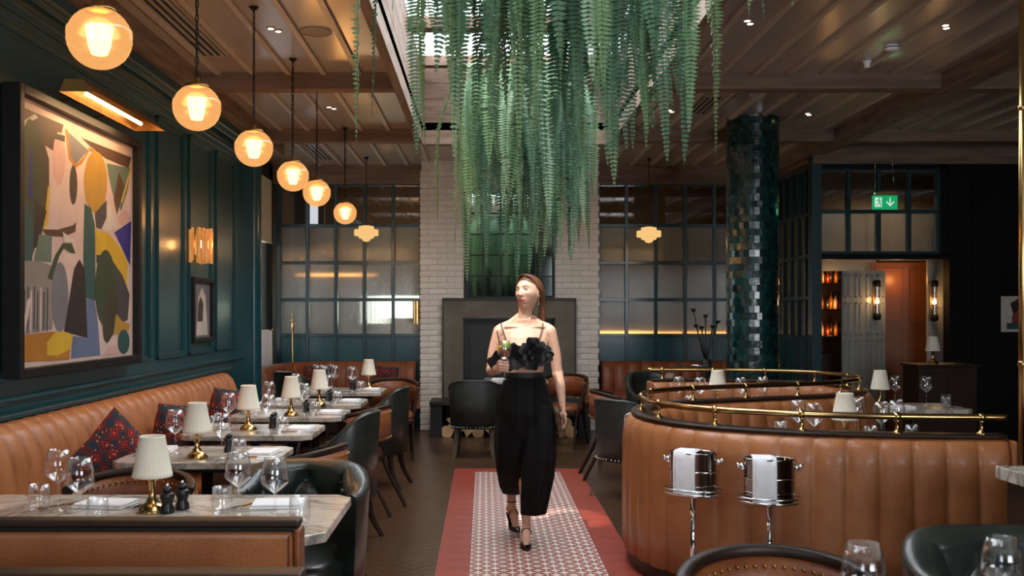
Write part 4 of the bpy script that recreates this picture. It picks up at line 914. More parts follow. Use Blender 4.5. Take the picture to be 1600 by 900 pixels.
# tables in the booths
def round_table(loc, rx, ry, label, h=.75):
    o = thing('round_marble_table', label, 'table', loc); MB().lathe([(.001,h-.028),(1,h-.028),(1.0,h),(.001,h)],48,sx=rx,sy=ry).build('marble_top', MARBLE, o); MB().lathe([(.035,.03),(.03,.1),(.03,h-.028)],16).build('pedestal', BLACK, o); MB().lathe([(.001,0),(.2,0),(.2,.012),(.05,.035)],28).build('base_plate', BLACK, o)
    return o
round_table((2.05,5.90,0),.52,.40,'round marble table inside the front curved booth')
round_table((2.0,7.95,0),.50,.36,'round marble table inside the rear curved booth')
z = TZ+.0005
LP.at((2.07,5.72,z),'cream pleated lamp inside the front curved booth'); LP.at((1.86,7.95,z),'cream pleated lamp inside the rear curved booth',scale=None)
for x, y, K, lab in ((1.83,5.82,WG,'wine glass at the left of the front booth table'),(1.86,5.62,WG,'wine glass nearer the rail on the left of the front booth table'),(1.77,5.95,TM,'tumbler at the left edge of the front booth table'),
    (2.26,6.02,WG,'wine glass behind the lamp in the front booth'),(2.19,5.88,WG,'second wine glass behind the lamp in the front booth'),(2.28,5.72,WG,'wine glass right of the lamp in the front booth'),(2.42,5.85,WG,'wine glass at the right of the front booth table'),(2.21,5.70,TM,'tumbler right of the lamp in the front booth'),(2.48,5.78,TM,'tumbler at the right edge of the front booth table'),
    (1.55,7.95,WG,'wine glass at the left end of the rear booth table'),(1.70,7.85,WG,'wine glass left of the lamp in the rear booth'),(1.60,7.78,TM,'tumbler at the left of the rear booth table'),(2.02,7.85,WG,'wine glass right of the lamp in the rear booth'),(2.22,7.95,WG,'wine glass at the right of the rear booth table'),(2.10,7.74,TM,'tumbler on the right of the rear booth table')): K.at((x,y,z), lab)
# ---- wine buckets on stands with towels
def mkbucket():
    o = thing('wine_bucket_stand', 'b', 'wine bucket'); sx, sy = 1.0, .62
    MB().lathe([(.001,.585),(.115,.585),(.118,.59),(.120,.78),(.124,.785),(.12,.79),(.115,.785),(.112,.6),(.001,.598)],40,sx=sx,sy=sy).build('bucket', BUCK, o)
    MB().lathe([(.121,.688),(.1245,.692),(.121,.696)],40,sx=sx,sy=sy).build('raised_band', CHROME, o)
    MB().lathe([(.001,.572),(.145,.572),(.152,.577),(.152,.583),(.14,.585),(.001,.585)],40,sx=sx,sy=sy*1.1).build('tray', CHROME, o)
    MB().tube([(.152*math.cos(t),.1*math.sin(t),.60) for t in [2*PI*i/36 for i in range(36)]],.005,6,closed=True).build('tray_rail', CHROME, o)
    for s in (-1,1): MB().sph((s*.128,0,.745),.016,12,8).sph((s*.148,0,.752),.011,10,8).tube([(s*.12,0,.74),(s*.15,0,.745)],.006,8).build('knob_handle', CHROME, o)
    MB().tube([(0,0,.02),(0,0,.575)],.014,14).lathe([(.018,.2),(.018,.215)],14).build('pole', CHROME, o); MB().lathe([(.001,0),(.11,0),(.11,.01),(.02,.025)],28).build('base', CHROME, o); return o
BK = Kind(mkbucket)
def mktowel():
    o = thing('hanging_towel', 't', 'towel'); 
    for w_, dx, zz in ((.10,0,.585),(.10,.013,.575)):
        m = MB(); secs = []; n = 10; y0 = -.079 if dx == 0 else -.0825
        path = [(y0,zz),(y0-.002,.68),(y0+.001,.76),(y0+.008,.788),(y0+.03,.796),(.04,.794),(.074,.792),(.082,.785),(.084,.74)]
        for k in range(n+1):
            x = -w_/2+w_*k/n+dx; wv = .002*math.sin(k*1.2); secs.append([Vector((x+(.004*(.79-z_)*10)*.15,y_+wv,z_+(.003 if dx == 0 else 0))) for y_, z_ in path]+[Vector((x,y_+wv+.003*(-1 if y_ > 0 else 1),z_-.003)) for y_, z_ in path[::-1]])
        m.loft(secs); m.build('towel_layer', LINEN, o)
    return o
TW = Kind(mktowel)
for (x, y, r, lab) in ((1.065,5.085,.45,'left one before the S banquette'),(1.39,4.86,.2,'right one before the S banquette'),(1.06,6.93,1.9,'mostly hidden behind the S banquette')):
    BK.at((x,y,0), 'oval chrome wine bucket on pole stand, '+lab, -r)
    TW.at((x-.034*math.cos(r),y+.034*math.sin(r),0), 'white towel on the bucket, '+lab, -r)
# ================================================================ CHAIRS
def leg_mb(p0, p1, mid=None, r0=.024, r1=.014):
    m = MB(); pts, _ = spline([p0, mid or ((Vector(p0)+Vector(p1))/2), p1], .05); n = len(pts)
    return m.tube(pts, [r0+(r1-r0)*i/(n-1) for i in range(n)], 4, smooth=False)
def barrel(m, top_b, top_a, rx=.26, ry=.27, z0=.30, th=.055, ang=1.95, tuft=False, flare=.06, n=64):
    secs = []
    for i in range(n+1):
        t = -ang+2*ang*i/n; c = math.cos(t); s = math.sin(t); k = max(0, (c+.35)/1.35)
        zt = top_a+(top_b-top_a)*(k*k*(3-2*k)); sec = []
        ex = lambda v: math.copysign(abs(v)**.8, v)
        def pt(off, z):
            f = 1+flare*(z-z0)/.5; return Vector(((rx+off)*ex(s)*f, (ry+off)*ex(c)*f*(1 if c > 0 else 1.15), z))
        inner = []
        NJ = 22 if tuft else 8
        for j in range(NJ+1):
            z = z0+.12+(zt-.02-z0-.12)*j/NJ; b = 0
            if tuft:
                A_, B_ = t/.9, (z-.745)/.29
                if z < .745: q = min(abs(math.sin(PI*(A_+B_))), abs(math.sin(PI*(A_-B_))))
                else: kq = min(1,(z-.745)/.11)**2; q = abs(math.sin(PI*A_))*(1-kq)+kq
                b = .034*max(0,q)**.5-.012
                for (tt, zz) in tufts: b -= .02*math.exp(-((t-tt)/.10)**2-((z-zz)/.035)**2)
            inner.append(pt(-th+.02*math.sin(PI*j/NJ)-b if not tuft else -th-b+.0, z))
        sec = inner + [pt(-th*.75, zt-.004), pt(-th*.35, zt+.008), pt(0, zt-.002), pt(.004, zt-.02), pt(.0,(zt+z0)/2), pt(-.005,z0), pt(-th,z0)]
        secs.append(sec)
    m.loft(secs, closed_ring=True); return m
tufts = [(tt, zz) for zz in (.745,.60) for tt in ([-1.8,-.9,0,.9,1.8] if zz > .6 else [-1.35,-.45,.45,1.35])]
def seat_mb(rx, ry, z0, z1, cy=-.02):
    m = MB(); secs = []
    for (f, z) in ((.9,z0),(1,z0+.01),(1.0,z1-.03),(.96,z1-.008),(.85,z1+.002),(.5,z1+.012),(.01,z1+.014)):
        secs.append([Vector((rx*f*math.copysign(abs(math.sin(a))**.7,math.sin(a)), cy+ry*f*math.copysign(abs(math.cos(a))**.7,math.cos(a)), z)) for a in [2*PI*k/32 for k in range(32)]])
    return m.loft(secs)
def mktub(mat=GREEN, inner=TAND, hb=.86, ha=.62, legm=DWOOD, nails=False):
    o = thing('tub_chair', 't', 'chair'); barrel(MB(), hb, ha).build('shell_back', mat, o)
    seat_mb(.215,.235,.30,.46).build('seat', inner, o)
    m = MB(); secs = []
    pts = []
    for i in range(41):
        t = -1.95+3.9*i/40; c, s = math.cos(t), math.sin(t); k = max(0,(c+.35)/1.35); zt = ha+(hb-ha)*(k*k*(3-2*k)); ex = lambda v: math.copysign(abs(v)**.8, v); f = 1+.06*(zt-.3)/.5
        pts.append(((.26+.003)*ex(s)*f,(.27+.003)*ex(c)*f*(1 if c > 0 else 1.15),zt-.006))
    MB().tube(pts,.0055,6).build('piping', mat, o)
    for sx in (-1,1):
        leg_mb((sx*.18,.17,.31),(sx*.205,.27,0),(sx*.185,.195,.15),.027,.015).build('leg', legm, o); leg_mb((sx*.17,-.2,.31),(sx*.19,-.22,0)).build('leg', legm, o)
    if nails:
        m = MB()
        for i in range(34):
            t = -1.9+3.8*i/33; c, s = math.cos(t), math.sin(t); ex = lambda v: math.copysign(abs(v)**.8, v); m.sph((.266*ex(s),.276*ex(c)*(1 if c > 0 else 1.15),.318),.007,6,4)
        stuff(m.build('nail_heads', CHROME, o))
    return o
def mktuft():
    o = thing('tufted_tub_chair', 't', 'chair'); barrel(MB(), .83, .74, rx=.285, ry=.27, th=.085, tuft=True, ang=2.05, n=150).build('tufted_back', GREEN, o); seat_mb(.22,.25,.28,.47,-.03).build('seat', GREEN, o)
    for (tt, zz) in tufts:
        s, c = math.sin(tt), math.cos(tt); ex = lambda v: math.copysign(abs(v)**.8, v); MB().sph(((.285-.083)*ex(s),(.27-.083)*ex(c)*(1 if c > 0 else 1.15),zz),.010,8,6).build('button', GREEN, o)
    for sx in (-1,1):
        leg_mb((sx*.19,.18,.31),(sx*.22,.28,0)).build('leg', DWOOD, o); leg_mb((sx*.19,-.2,.31),(sx*.2,-.22,0)).build('leg', DWOOD, o)
    return o
def mkkl(back=TAND):
    """open curved-rail chair with leather back panel and sabre legs"""
    o = thing('nailed_back_chair', 'k', 'chair'); R = .265; n = 32; AT = 1.62; pts = []
    for i in range(n+1):
        t = 0; pts.append((R*math.sin(t)*1.02, .03+R*math.cos(t)*.85, .80-.07*(1-math.cos(t))))
    m = MB(); secs = []
    for i in range(n+1):
        t = -AT+2*AT*i/n; z = .80-.05*(1-math.cos(t)); secs.append([Vector(((R+a)*math.sin(t)*1.0,.03+(R+a)*math.cos(t)*.85,z+b)) for a,b in ((-.028,.0),(-.023,.006),(.009,.006),(.014,.0),(.014,-.018),(.009,-.024),(-.023,-.024),(-.028,-.018))])
    m.loft(secs).build('top_rail', DWOOD, o)
    m = MB(); secs = []
    for i in range(n+1):
        t = -1.6+3.2*i/n; zt = .785-.05*(1-math.cos(t)); q = []
        for (off, z) in ((-.022,zt-.012),(-.034,zt-.09),(-.022,zt-.24),(.012,zt-.24),(.018,zt-.12),(.012,zt-.012)): q.append(Vector(((R+off)*math.sin(t), .03+(R+off)*math.cos(t)*.85, z)))
        secs.append(q)
    m.loft(secs).build('leather_back', back, o)
    m = MB()
    for i in range(28):
        t = -1.55+3.1*i/27; zt = .785-.05*(1-math.cos(t))
        for off, dz in ((-.032,-.035),(.02,-.035),(.018,-.225)): m.sph(((R+off)*math.sin(t),.03+(R+off)*math.cos(t)*.85,zt+dz),.006,6,4)
    stuff(m.build('nail_heads', GOLD, o))
    seat_mb(.22,.22,.40,.47,-.03).build('seat', back, o); MB().cbox((0,-.03,.385),(.40,.40,.05)).build('seat_rail', DWOOD, o, bevel=.01)
    for sx in (-1,1):
        leg_mb((sx*R*.93,.12,.72),(sx*.20,.34,0),(sx*.19,.16,.38),.018,.014).build('leg', DWOOD, o); leg_mb((sx*.255,.01,.70),(sx*.20,-.27,0),(sx*.20,-.17,.38),.02,.013).build('leg', DWOOD, o)
    return o
TC, TF, KC = Kind(mktub), Kind(mktuft), Kind(mkkl)
FT = Kind(lambda: mktub(GREY, TAND, .80, .66, GWOOD, True))
TF.at((-.80,4.27,0),'dark green button tufted tub chair behind the right half of the nearest marble table')
KC.at((-1.52,4.22,0),'brown leather nailed back chair behind the lamp of the nearest marble table')
KC.at((-1.0,5.30,0),'brown nailed back chair with curved dark rail at the second wall table',-PI/2-.25)
TC.at((-.98,6.50,0),'dark green leather tub chair at the aisle side of the third wall table',-PI/2-.15)
KC.at((-.98,7.55,0),'brown nailed back chair at the aisle side of the fourth wall table',-PI/2-.2)
TC.at((-.94,8.60,0),'dark green leather tub chair at the aisle side of the fifth wall table',-PI/2-.15)
KC.at((-.95,10.35,0),'brown leather backed chair between the sixth wall table and far banquette',.1)
TC.at((-2.0,10.9,0),'dark tub chair beside the curved far banquette, mostly hidden',PI*.8)
FT.at((-.10,10.45,0),'dark grey leather chair with pale legs seen from behind, before the fireplace',PI-.05)
o_ = FT.at((1.20,8.15,0),'dark grey leather chair with splayed legs between tile carpet and S banquette',2.3)
KC.at((.88,11.15,0),'brown leather backed chair right of the woman, before the fireplace',-.35)
KC.at((1.22,9.05,0),'brown nailed back chair behind the grey chair right of the carpet',PI/2)
TC.at((1.80,10.6,0),'dark tub chair near the far right banquette behind the S rail',.3)
KC.at((.80,2.62,0),'brown leather nailed back chair in the lower right foreground',0.04,scale=1.03)
TF.at((1.54,2.86,0),'dark green button tufted chair in the lower right corner',0.0)
KC.at((3.95,6.6,0),'brown nailed chair at the right edge behind the S banquette end',2.4)
# centre table by the fireplace
marble_table((.35,11.15,0),.7,.6,'small table before the fireplace hidden behind the woman')
NP.at((.18,11.05,TZ+.0005),'white napkin on the table behind the woman')
# foreground right table and glass
marble_table((.95,2.22,0),.8,.62,'marble table at the bottom right foreground edge')
WG.at((.845,2.22,TZ+.0005),'wine glass in front of the brown foreground chair'); WG.at((1.22,2.35,TZ+.0005),'wine glass before the foreground tufted chair, only its rim in view',0,None,.93)
# counter with marble, brass pole
co = thing('marble_topped_counter','dark counter with thick marble top at the right edge','counter',(2.50,3.35,0)); MB().box((-.5,-.55,.85),(.6,.55,.90)).build('marble_top', MARBLE, co, bevel=.004); MB().box((-.47,-.52,0),(.57,.52,.85)).build('cabinet', DWOOD, co, bevel=.004)
bp = thing('brass_pole','tall vertical brass pole at the right edge of the picture','pole',(2.27,4.2,0)); MB().tube([(0,0,0),(0,0,CEIL)],.016,16).build('tube', BRASS, bp); MB().lathe([(.05,0),(.05,.01),(.02,.02)],20).build('floor_flange', BRASS, bp)
for z_ in (1.27,2.35): MB().lathe([(.0165,0),(.0195,.004),(.0195,.02),(.0165,.024)],16,(0,0,z_)).build('collar', BRASS, bp)
# right rear table, sideboard
marble_table((3.42,7.95,0),.72,.6,'marble table beyond the S banquette on the right'); 
LP.at((3.17,7.98,z),'cream pleated lamp at the left of the right rear table'); 
for x,y,K,lab in ((3.18+.16,8.1,WG,'wine glass left on the right rear table'),(3.55,8.0,WG,'wine glass centre right on the right rear table'),(3.66,7.9,TM,'tumbler on the right rear table'),(3.25,7.8,NP,'rolled white napkin on the right rear table')): K.at((x,y,z), lab)
sbd = thing('dark_sideboard','dark wooden sideboard near the lit doorway','sideboard',(4.75,10.4,0)); MB().box((-.3,-.2,.05),(.3,.2,.94)).build('cabinet', DWOOD, sbd, bevel=.005); MB().box((-.32,-.22,.94),(.32,.22,.965)).build('top', DWOOD, sbd, bevel=.005)
for s in (-1,1): MB().box((s*.15-.13,-.212,.12),(s*.15+.13,-.2,.88)).build('door', DWOOD, sbd, bevel=.004)
MB().sph((-.02,-.225,.5),.012).sph((.02,-.225,.5),.012).build('knobs', BRASS, sbd)
LP.at((4.66,10.35,.9655),'cream shaded lamp on the dark sideboard')
# dome trolley and dark dried stems
tr_ = thing('dome_trolley','glass domed serving trolley behind the S banquette','trolley',(1.98,9.75,0)); MB().box((-.22,-.2,.70),(.22,.2,.73)).box((-.22,-.2,.25),(.22,.2,.27)).build('tray', DWOOD, tr_, bevel=.004)
m = MB()
for sx in (-1,1):
    for sy in (-1,1): m.tube([(sx*.2,sy*.18,.03),(sx*.2,sy*.18,.74)],.01,8)
m.build('frame', CHROME, tr_); m = MB(); secs = []
for k in range(13): a = PI*k/12; secs.append([Vector((.2*math.cos(a),y_,.74+.25*math.sin(a)**.8)) for y_ in (-.18,.18)])
m.loft(secs, closed_ring=False, cap=False).build('glass_dome', GLASS, tr_); MB().tube([(-.2,-.18,.74)]+[(.2*math.cos(a),-.18,.74+.25*math.sin(a)**.8) for a in [PI-PI*k/12 for k in range(13)]],.008,6).tube([(.0,-.19,.99),(.2,-.19,.985)],.008,6).build('dome_rim', CHROME, tr_)
vz = thing('dried_stem_vase','black vase of tall dark dried pod stems beside the tiled column','vase',(2.27,10.2,0)); MB().lathe([(.001,.0),(.12,.0),(.12,.02),(.03,.05),(.03,.7),(.06,.74),(.06,1.0),(.045,1.02)],20).build('vase', BLACK, vz)
for k,(dx,dz) in enumerate(((-.13,1.52),(-.10,1.36),(.0,1.46),(.13,1.40),(.08,1.35),(-.03,1.34))):
    MB().tube([(0,0,.98),(dx*.4,.01*k,1.15),(dx,.015*k,dz)],.006,6).build('stem', BLACK, vz); MB().lathe([(.001,-.02),(.012,-.015),(.028,.01),(.024,.018),(.001,.012)],12,(dx,.015*k,dz)).build('seed_pod', BLACK, vz)
light('POINT','amber_candle',(3.3,10.5,.95),1.2,(1,.4,.12),shadow_soft_size=.03)  # small amber point lamp on its own, no candle is modelled
# ================================================================ FERNS
def frond_mesh(L, R, rise, seed, w_=.078):
    rnd = random.Random(seed); m = MB(); n = int(L/.0185); pts = []; sway = rnd.uniform(-.05,.05); tw = rnd.uniform(-.35,.35)
    for i in range(n+1):
        s = i/n; pts.append(Vector((R*(1-math.exp(-4.5*s))*(1+.04*math.sin(5*s)), sway*math.sin(3*s), rise*math.sin(min(1,s*5)*PI)*.6 - (L*(s**1.25)))))
    st = pts[::4]+[pts[-1]]; m.cur = 1; m.tube(st, [.0028*(1-.75*i/len(st)) for i in range(len(st))], 4, smooth=False); m.cur = 0
    for i in range(2, n):
        s = i/n; t = (pts[i+1]-pts[i-1]).normalized(); side = t.cross(Vector((1,0,.15))).normalized() if abs(t.x) < .95 else Vector((0,1,0))
        a = tw*s*2; nrm = t.cross(side); side = side*math.cos(a)+nrm*math.sin(a); nrm = t.cross(side)
        ln = w_*min(1, s*7+.25)*(1-s**2.6)**.8*rnd.uniform(.85,1.08)
        if ln < .005 or rnd.random() < .02: continue
        for sg in (-1,1):
            d = (side*sg + t*.22 + nrm*rnd.uniform(-.25,.1)).normalized(); b = pts[i]; hw = t*.0092; tip = b+d*ln+nrm*(-.16*ln); mid = b+d*ln*.5+nrm*.06*ln
            m.add([b-hw*.6, mid-hw, tip, mid+hw, b+hw*.6], [(0,1,3,4),(1,2,3)], False)
    return m.mesh('frond', [LEAF, STEM])
VAR = [frond_mesh(L, R, ri, 10+k) for k, (L, R, ri) in enumerate(((1.25,.22,.1),(1.1,.30,.13),(1.4,.16,.08),(.9,.34,.15),(1.5,.12,.06),(1.0,.2,.1),(.75,.38,.16),(1.3,.26,.1),(1.15,.1,.07),(.6,.3,.14),(1.45,.2,.1),(1.2,.06,.05)))]
def fern(loc, n, label, sc, wide, seed, vz):
    rnd = random.Random(seed); o = thing('hanging_fern', label, 'plant', loc, 0, None)
    MB().lathe([(.001,-.18),(.12,-.17),(.19,-.08),(.22,0),(.21,0),(.18,-.075),(.001,-.1)],24,sx=wide,sy=1).build('planter_bowl', BLACK, o)
    MB().lathe([(.001,-.02),(.2,-.02)],24,sx=wide,sy=1).build('soil', LOGB, o)
    for a in (0,2.1,4.2): MB().tube([(.2*wide*math.cos(a),.2*math.sin(a),0),(0,0,vz)],.004,5).build('hanging_wire', BLACK, o)
    for k in range(n):
        a = (-PI/2 if rnd.random() < .7 else PI/2)+rnd.gauss(0,.62); rr = rnd.uniform(.02,.2); q = rnd.choice(VAR)
        f = link('frond', q, o, (rnd.uniform(-.24,.24)*wide+rr*math.cos(a), rr*math.sin(a), rnd.uniform(-.04,.05)), (rnd.uniform(-.06,.06),rnd.uniform(-.05,.05),a+rnd.uniform(-.35,.35)))
        s = sc*rnd.uniform(.72,1.08); f.scale = (s*rnd.uniform(.9,1.25), s, s)
    return o
fern((.06,4.30,3.34), 66, 'large hanging fern of the near pair, left half, trailing long fronds', .86, 1.15, 1, .55)
fern((.56,4.42,3.34), 72, 'large hanging fern of the near pair, right half, trailing long fronds', .86, 1.15, 2, .55)
fern((.30,7.30,3.22), 110, 'long trailing hanging fern behind the near pair, above the woman', 1.0, 1.45, 3, .7)
fern((.75,2.95,3.62), 26, 'fern over the foreground of which only tips show at the top edge', .8, 1.0, 4, .3)
# ================================================================ WOMAN
SKIN = pm('fair_skin', (.66,.40,.29), (.61,.36,.255), 8, .48, bump=.04, bscale=200)
SKIN.node_tree.nodes['Principled BSDF'].inputs['Subsurface Weight'].default_value = .12; SKIN.node_tree.nodes['Principled BSDF'].inputs['Subsurface Radius'].default_value = (.02,.008,.004)
LIPS = pm('lip_colour', (.50,.10,.09), None, 8, .35); BROW = pm('brow_colour', (.15,.075,.045), None, 20, .8)
HAIR = pm('chestnut_hair', (.085,.032,.016), (.15,.06,.03), 30, .34, stretch=(8,8,.6), island=.35)
CLOTH = pm('black_satin_cloth', (.006,.006,.007), (.009,.009,.010), 9, .55, sheen=.05); TROU = pm('black_wool_cloth', (.0035,.0035,.004), (.005,.005,.006), 9, .8, spec=.25, sheen=.02, bump=.1, bscale=200)
PAT = pm('black_patent_leather', (.006,.006,.006), None, 9, .15, coat=.8)
OX, OY = .27, 6.4
wo = thing('person', 'woman in black ruffled top and wide black trousers walking, looking aside, holding a cocktail', 'person', (OX,OY,0))
def W(u, v, dy=0): p = P(u, v, OY+dy); return Vector((p.x-OX, dy, p.z))
def ring(c, rx, ry, n=20, tilt=0):
    return [Vector((c[0]+rx*math.cos(2*PI*k/n), c[1]+ry*math.sin(2*PI*k/n), c[2]+tilt*math.cos(2*PI*k/n))) for k in range(n)]
def limb(m, pts, rs, seg=14, flat=1.0):
    pp, _ = spline(pts, .012); n = len(pp); k = len(rs)-1; L = [0]
    for a, b in zip(pts, pts[1:]): L.append(L[-1]+(Vector(b)-Vector(a)).length)
    rr = []
    for i in range(n):
        d = L[-1]*i/(n-1); j = 0
        while j < k-1 and L[j+1] < d: j += 1
        f = (d-L[j])/(L[j+1]-L[j]); f = f*f*(3-2*f); rr.append(rs[j]*(1-f)+rs[j+1]*f)
    m.tube(pp, rr, seg, flat=flat); m.sph(pts[0], rs[0], 12, 8); m.sph(pts[-1], rs[-1]*.98, 12, 8); return m
body = MB()
cx = -.012
body.loft([ring((cx,.0,.88),.145,.105),ring((cx,.0,.98),.150,.105),ring((cx,0,1.05),.133,.092),ring((cx,0,1.12),.120,.084),ring((cx,-.002,1.18),.128,.09),ring((cx,-.008,1.24),.142,.102),ring((cx,-.008,1.29),.152,.105),ring((cx,0,1.34),.160,.092),ring((cx,.004,1.375),.158,.076),ring((cx,.008,1.405),.128,.062),ring((cx,.01,1.43),.082,.054),ring((cx,.006,1.455),.057,.052)])
limb(body, [(cx+.0,.012,1.40),(cx+.004,.004,1.47),(cx+.008,-.006,1.57)], [.060,.045,.047])
for s in (-1,1):  # shoulders, collarbones, bust
    body.sph((cx+s*.152,.004,1.372),.047,14,10); limb(body, [(cx+s*.025,-.043,1.402),(cx+s*.08,-.043,1.408),(cx+s*.13,-.022,1.406)], [.009,.008,.009]); body.sph((cx+s*.062,-.062,1.255),.058,14,10)
    limb(body, [(cx+s*.03,.02,1.47),(cx+s*.09,.02,1.425),(cx+s*.15,.008,1.40)], [.03,.03,.03])
# neck tendons
limb(body, [(cx+.045,.0,1.53),(cx+.03,-.030,1.45),(cx+.010,-.042,1.41)], [.010,.009,.008])
# arms: image left arm bent forward holding the glass
Ls = Vector((cx-.158,.004,1.375)); Le = Vector((cx-.212,.02,1.128)); Lw = Vector((-.165,-.215,1.148))
limb(body, [Ls, (Ls+Le)/2+Vector((-.008,0,0)), Le], [.046,.041,.036]); limb(body, [Le, (Le*.6+Lw*.4)+Vector((0,0,.0)), Lw], [.037,.034,.023])
Rs = Vector((cx+.158,.004,1.375)); Re = Vector((.20,.03,1.115)); Rw = Vector((.228,-.04,.905))
limb(body, [Rs, (Rs+Re)/2+Vector((.006,0,0)), Re], [.046,.041,.035]); limb(body, [Re, (Re*.6+Rw*.4)+Vector((.004,0,0)), Rw], [.036,.033,.022])
# hands
GX, GY = -.148, -.275      # glass stem axis (local)
palm = Vector((-.176,-.262,1.165))
limb(body, [Lw, (Lw+palm)/2, palm], [.023,.024,.027], flat=.8)
body.sph((-.172,-.268,1.175),.03,12,8,sx=.75,sy=1.0,sz=1.15)
def finger(pts, r=.0078, r1=.0062): limb(body, [Vector(p) for p in pts], [r, r, r1], 8)
for k, zz in enumerate((1.195,1.178,1.161,1.145)):   # four fingers curl round the stem from the camera side
    l = (.0,.003,.002,-.004)[k]
    finger([(-.186,-.278,zz-.002),(-.178,-.305-l,zz+.002),(-.150,-.308-l,zz-.002),(-.131+l*.5,-.287,zz-.006)])
finger([(-.172,-.245,1.17),(-.152,-.245,1.185),(-.134,-.258,1.20),(-.130,-.270,1.208)],.009,.007)
limb(body, [Rw, Vector((.232,-.055,.87)), Vector((.233,-.062,.845))], [.022,.026,.025], flat=.62)
for k in range(4):
    y = -.088+.019*k; l = (.0,.012,.014,.004)[k]
    finger([(.236,y,.855),(.246,y-.002,.815-l*.5),(.236,y-.003,.785-l),(.222,y,.775-l)])
finger([(.226,-.085,.868),(.206,-.10,.845),(.198,-.098,.815)],.009,.0072)
# feet and ankles (image left foot behind and lifted at the heel, image right foot forward)
def foot(ank, heel, toe, calf):
    limb(body, [calf, (Vector(calf)+Vector(ank))/2, ank], [.045,.036,.027]); limb(body, [ank, heel], [.028,.025]); mid = (Vector(ank)*.35+Vector(toe)*.65)+Vector((0,0,.016)); limb(body, [ank, mid, toe], [.029,.029,.020], flat=.8); limb(body,[heel, mid],[.024,.026])
fA = dict(ank=Vector((.0,.03,.125)), heel=Vector((.0,.06,.085)), toe=Vector((-.006,-.10,.022)), calf=Vector((-.005,.05,.40)))
fB = dict(ank=Vector((-.085,.37,.185)), heel=Vector((-.10,.42,.155)), toe=Vector((-.06,.30,.05)), calf=Vector((-.085,.38,.46)))
for f in (fA, fB): foot(**f)
# head
HC = Vector((.010,-.012,1.622)); HR = Euler((math.radians(-7), math.radians(-4), 0)).to_matrix(); HY = Euler((0,0,math.radians(-34))).to_matrix()
def g(x, s): return math.exp(-(x/s)**2)
def headpt(p):
    return HC + HY @ (HR @ Vector(p))
n1, n2 = 110, 120; hv = []
for i in range(n1+1):
    ph = -PI/2+PI*i/n1
    for j in range(n2):
        th = 2*PI*j/n2; x, y, z = math.cos(ph)*math.sin(th), -math.cos(ph)*math.cos(th), math.sin(ph)
        X = x*.0735; Z = z*.112; Y = y*(.092 if y < 0 else .10)
        if Z < -.01: k = min(1, (-.01-Z)/.10); X *= 1-.36*k**1.2; Y = Y*(1-.10*k) if y < 0 else Y*(1-.45*k)
        if Z > .05 : Y *= 1.0
        if y < 0:
            fr = min(1, -y*1.6); 
            pr = 0
            if -.034 < Z < .026: t_ = (.026-Z)/.05; pr = .023*min(1, t_*1.0)**1.3 if t_ < 1 else .023*max(0, 1-(t_-1)/.2)
            Y -= pr*g(X, .0072+.004*max(0,min(1,(.026-Z)/.05)))*1.05
            Y -= .008*(g(X-.012,.006)+g(X+.012,.006))*g(Z+.024,.006)
            Y += .013*fr*(g(X-.031,.016)+g(X+.031,.016))*g(Z-.014,.012)
            Y -= .005*fr*(g(X-.03,.022)+g(X+.03,.022))*g(Z-.034,.008)
            Y -= .006*fr*(g(X-.043,.018)+g(X+.043,.018))*g(Z+.016,.016)
            lipw = g(X,.02)
            Y -= .0075*lipw*g(Z+.050,.006) + .008*lipw*g(Z+.063,.0065) - .003*g(X,.022)*g(Z+.0565,.0022) - .004*g(X,.02)*g(Z+.075,.006)
            Y -= .010*g(X,.022)*g(Z+.094,.014)
            Y -= .003*g(Z+.055,.03)*g(X,.03)
        hv.append(headpt((X,Y,Z)))
hf = [(i*n2+j,i*n2+(j+1)%n2,(i+1)*n2+(j+1)%n2,(i+1)*n2+j) for i in range(n1) for j in range(n2)]
hb_ = MB(); hb_.add(hv, hf, True)
for s in (-1,1):  # ears
    hb_.tube([headpt((s*.071,.012+.014*math.sin(t),.0+.026*math.cos(t))) for t in [2*PI*k/14 for k in range(14)]],.0055,8,closed=True); hb_.sph(headpt((s*.068,.012,0)),.016,10,8,sx=.5)
body.add(hb_.v, hb_.f, True)
tmp = body.build('tmp', SKIN); 
md = tmp.modifiers.new('r','REMESH'); md.mode = 'VOXEL'; md.voxel_size = .0025; md.use_smooth_shade = True
sm = tmp.modifiers.new('s','SMOOTH'); sm.iterations = 4; sm.factor = .5
dg = bpy.context.evaluated_depsgraph_get(); me = bpy.data.meshes.new_from_object(tmp.evaluated_get(dg)); bpy.data.objects.remove(tmp)
me.materials.clear()
for q in (SKIN, LIPS, BROW): me.materials.append(q)
inv = (HY@HR).inverted()
for p in me.polygons:
    p.use_smooth = True; c = p.center
    if c.z < 1.5: continue
    q = inv@(c-HC)
    if q.y > -.03: continue
    lw = 1-(q.x/.021)**2
    if lw > 0 and -.0575-.0105*lw**.6 < q.z < -.0560+.0085*lw**.7*(1-.25*g(q.x,.003)): p.material_index = 1
    ax = abs(q.x)
    if .014 < ax < .052 and abs(q.z-(.0315+.006*math.sin((ax-.014)/.038*PI*.75))) < .0032*(1-.6*(ax-.014)/.038): p.material_index = 2
bo = link('body', me, wo)
